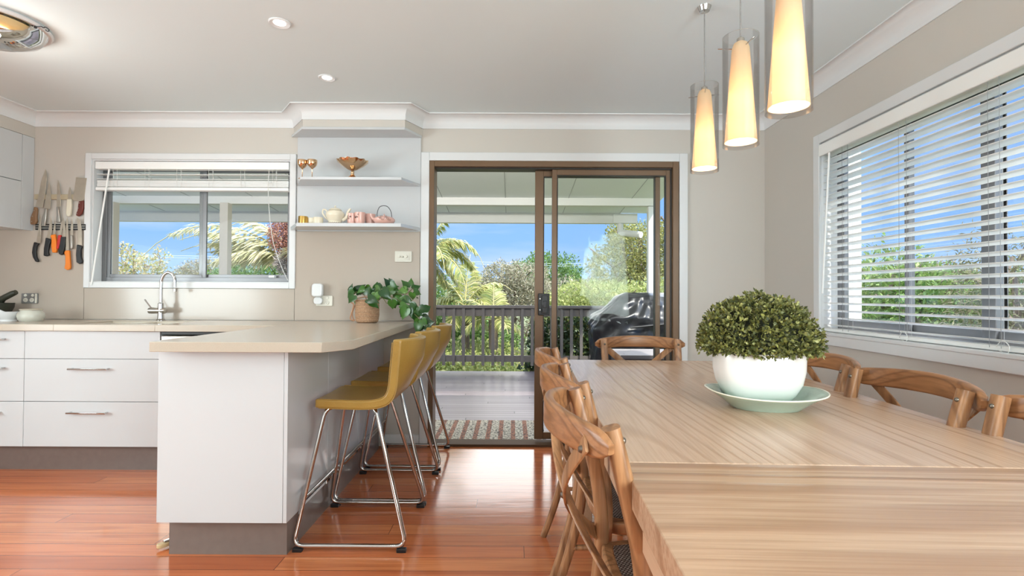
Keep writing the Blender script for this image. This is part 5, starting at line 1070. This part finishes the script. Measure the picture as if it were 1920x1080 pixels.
palm('low spreading fan of palm fronds just behind the railing', (X(925, Y), Y, Z(600, Y)), [(D2(90), D2(80), .9, 1.1, .36), (D2(0), D2(55), .9, 1.5, .36), (D2(180), D2(60), 1.0, 1.3, .36), (D2(-60), D2(25), .8, 1.4, .33), (D2(200), D2(15), .9, 1.3, .33), (D2(10), D2(10), .8, 1.2, .33), (D2(-100), D2(50), .8, 1.3, .33)], pal)
Y = 9.6
t = palm('pale palm with arching fronds and rusty seed cluster outside the kitchen window', (X(548, Y), Y, Z(488, Y)), [(D2(181), D2(40), 3.1, 1.15, .42), (D2(178), D2(24), 2.2, .55, .5), (D2(176), D2(14), 1.9, .3, .42), (D2(186), D2(34), 2.1, .7, .45), (D2(184), D2(5), 1.5, .3, .4), (D2(172), D2(60), 1.6, 1.2, .42), (D2(205), D2(20), 1.7, .9, .42), (D2(60), D2(50), 1.2, 1.2, .4), (D2(20), D2(40), 1.2, 1.2, .4), (D2(-60), D2(40), .8, 1.2, .35)], pal2, group=None, trunk_r=.11)
rust = leafmat('rusty_seed', [(150, 96, 78), (176, 122, 98), (196, 148, 122), (120, 78, 64), (160, 112, 96)], .7, .1)
V, Q = cloud(9000, [(-.12, -.2, Z(445, Y)-GZ, .24, .2, .34), (.1, -.2, Z(440, Y)-GZ, .2, .2, .36), (.12, -.2, Z(480, Y)-GZ, .12, .2, .3)], .03, 5, aspect=.6, shell=(.3, 1)); raw('seed_cluster', V, Q, rust, t)
V, Q = cloud(1400, [(-.03, -.22, Z(497, Y)-GZ, .17, .14, .17)], .085, 6, aspect=.16, shell=(.2, 1)); raw('dry_fibre', V, Q, leafmat('grey_fibre', [(196, 186, 176), (168, 156, 148), (214, 206, 196)], .8, .1), t)
Y = 12
sp_ = leafmat('sparse_blossom_leaf', [(150, 156, 92), (176, 170, 110), (206, 180, 150), (130, 142, 82), (212, 196, 160)], .6, .3)
plant('sparse_shrub', 'sparse blossoming shrub low on the left of the kitchen window view', 'shrub', (X(250, Y), Y, GZ), [(X(235, Y), Y, Z(500, Y), .45, .4, .38), (X(270, Y), Y, Z(505, Y), .42, .4, .3), (X(300, Y), Y, Z(490, Y), .16, .2, .28), (X(225, Y), Y, Z(470, Y), .2, .2, .16), (X(255, Y), Y, Z(520, Y), .7, .5, .3)], 2300, .075, sp_, 31, None, .03)
Y = 34
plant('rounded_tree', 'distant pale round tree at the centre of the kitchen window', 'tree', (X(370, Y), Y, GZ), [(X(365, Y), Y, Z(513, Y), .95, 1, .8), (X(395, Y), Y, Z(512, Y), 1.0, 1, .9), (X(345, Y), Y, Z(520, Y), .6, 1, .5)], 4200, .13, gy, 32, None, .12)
Y = 13
plant('leafy_bush', 'deep green bush below the palm fronds outside the kitchen window', 'bush', (X(490, Y), Y, GZ), [(X(480, Y), Y, Z(512, Y), .75, .7, .42), (X(440, Y), Y, Z(528, Y), .8, .7, .35), (X(520, Y), Y, Z(520, Y), .5, .6, .4), (X(560, Y), Y, Z(530, Y), .6, .6, .5)], 8000, .07, mg, 33, None, .08)
# beyond the dining window
def tree2(lab, px_, py0, Y, w_, h_, m, n, size, seed, nm='feathery_tree', **kw):
    c = X(px_, Y); z = Z(py0, Y); g = random.Random(seed); z = z-h_*.5
    ee = [(c+g.uniform(-.5, .5)*w_, Y+g.uniform(-.5, .5)*w_*.7, z-g.uniform(-.5, .6)*h_*.75, w_*g.uniform(.28, .42), w_*g.uniform(.28, .42), h_*g.uniform(.2, .32)) for _ in range(9)]
    plant(nm, lab, 'tree', (c, Y, GZ), ee, n, size, m, seed, 'trees beyond the dining window', .1, **kw)
tree2('feathery green tree behind the left panes of the dining window', 1655, 492, 7.6, 1.7, 2.3, fe, 15000, .085, 41)
tree2('tall feathery green tree behind the middle of the dining window', 1770, 505, 7.8, 2.3, 2.5, fe, 20000, .085, 42)
tree2('leafy green tree filling the lower middle of the dining window', 1720, 560, 6.9, 1.8, 1.3, mg, 11000, .075, 43)
tree2('olive-grey drooping conifer near the right photo edge', 1920, 480, 5.6, 1.5, 2.7, ol, 16000, .07, 44, 'conifer', droop=.9, aspect=.2)
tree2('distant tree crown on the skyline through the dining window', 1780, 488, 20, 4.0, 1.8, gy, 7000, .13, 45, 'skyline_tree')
tree2('broad dark green tree low in the background of the dining window', 1850, 520, 15.5, 4.6, 3.0, mg, 12000, .13, 46, 'spreading_tree')
roofm = mat('grey_metal_roof', (150, 152, 156), .5, var=.08); hwall = mat('pale_house_wall', (196, 192, 186), .7)
t = thing('neighbour_house', 'low grey-roofed neighbouring house glimpsed between trees in the dining window', 'house', (7.8, 11, GZ))
MB().box(-1.6, 1.6, -1.2, 1.2, 0, 2.4).build('wall', hwall, t); MB().prism([(-1.8, 2.4), (1.8, 2.4), (0, 3.1)], -1.4, 1.4, 'Y').build('roof', roofm, t)
# side of the house beyond the dining window: white corner post and eave
post(2.63, 4.12, .12, 2.5, 'white exterior post just outside the left side of the dining window', outw, GZ)
structure('trim_4', MB().box(XR+T+.002, 2.16, -1, D+.2, 2.22, 2.26), soff)
structure('trim_5', MB().box(2.16, 2.19, -1, D+.2, 2.19, 2.34), outw)
structure('ground_side', MB().box(XR+T, 60, -30, 7.9, GZ-.2, GZ), MC['garden_ground'])
# overhead wires
t = thing('power_lines', 'thin overhead power lines crossing the sky beyond the trees', 'power line', (3, 33, 3))
for dz in (0, .13): MB().tube(spline([(-30, 33, Z(500, 33)+.6+dz), (X(960, 33), 33, Z(496, 33)+dz), (X(1090, 33), 33, Z(497, 33)+dz), (20, 33, Z(500, 33)+.7+dz)], 6), .009, 6).build('wire', mat('wire_grey', (210, 210, 206), .6), t, world=True)
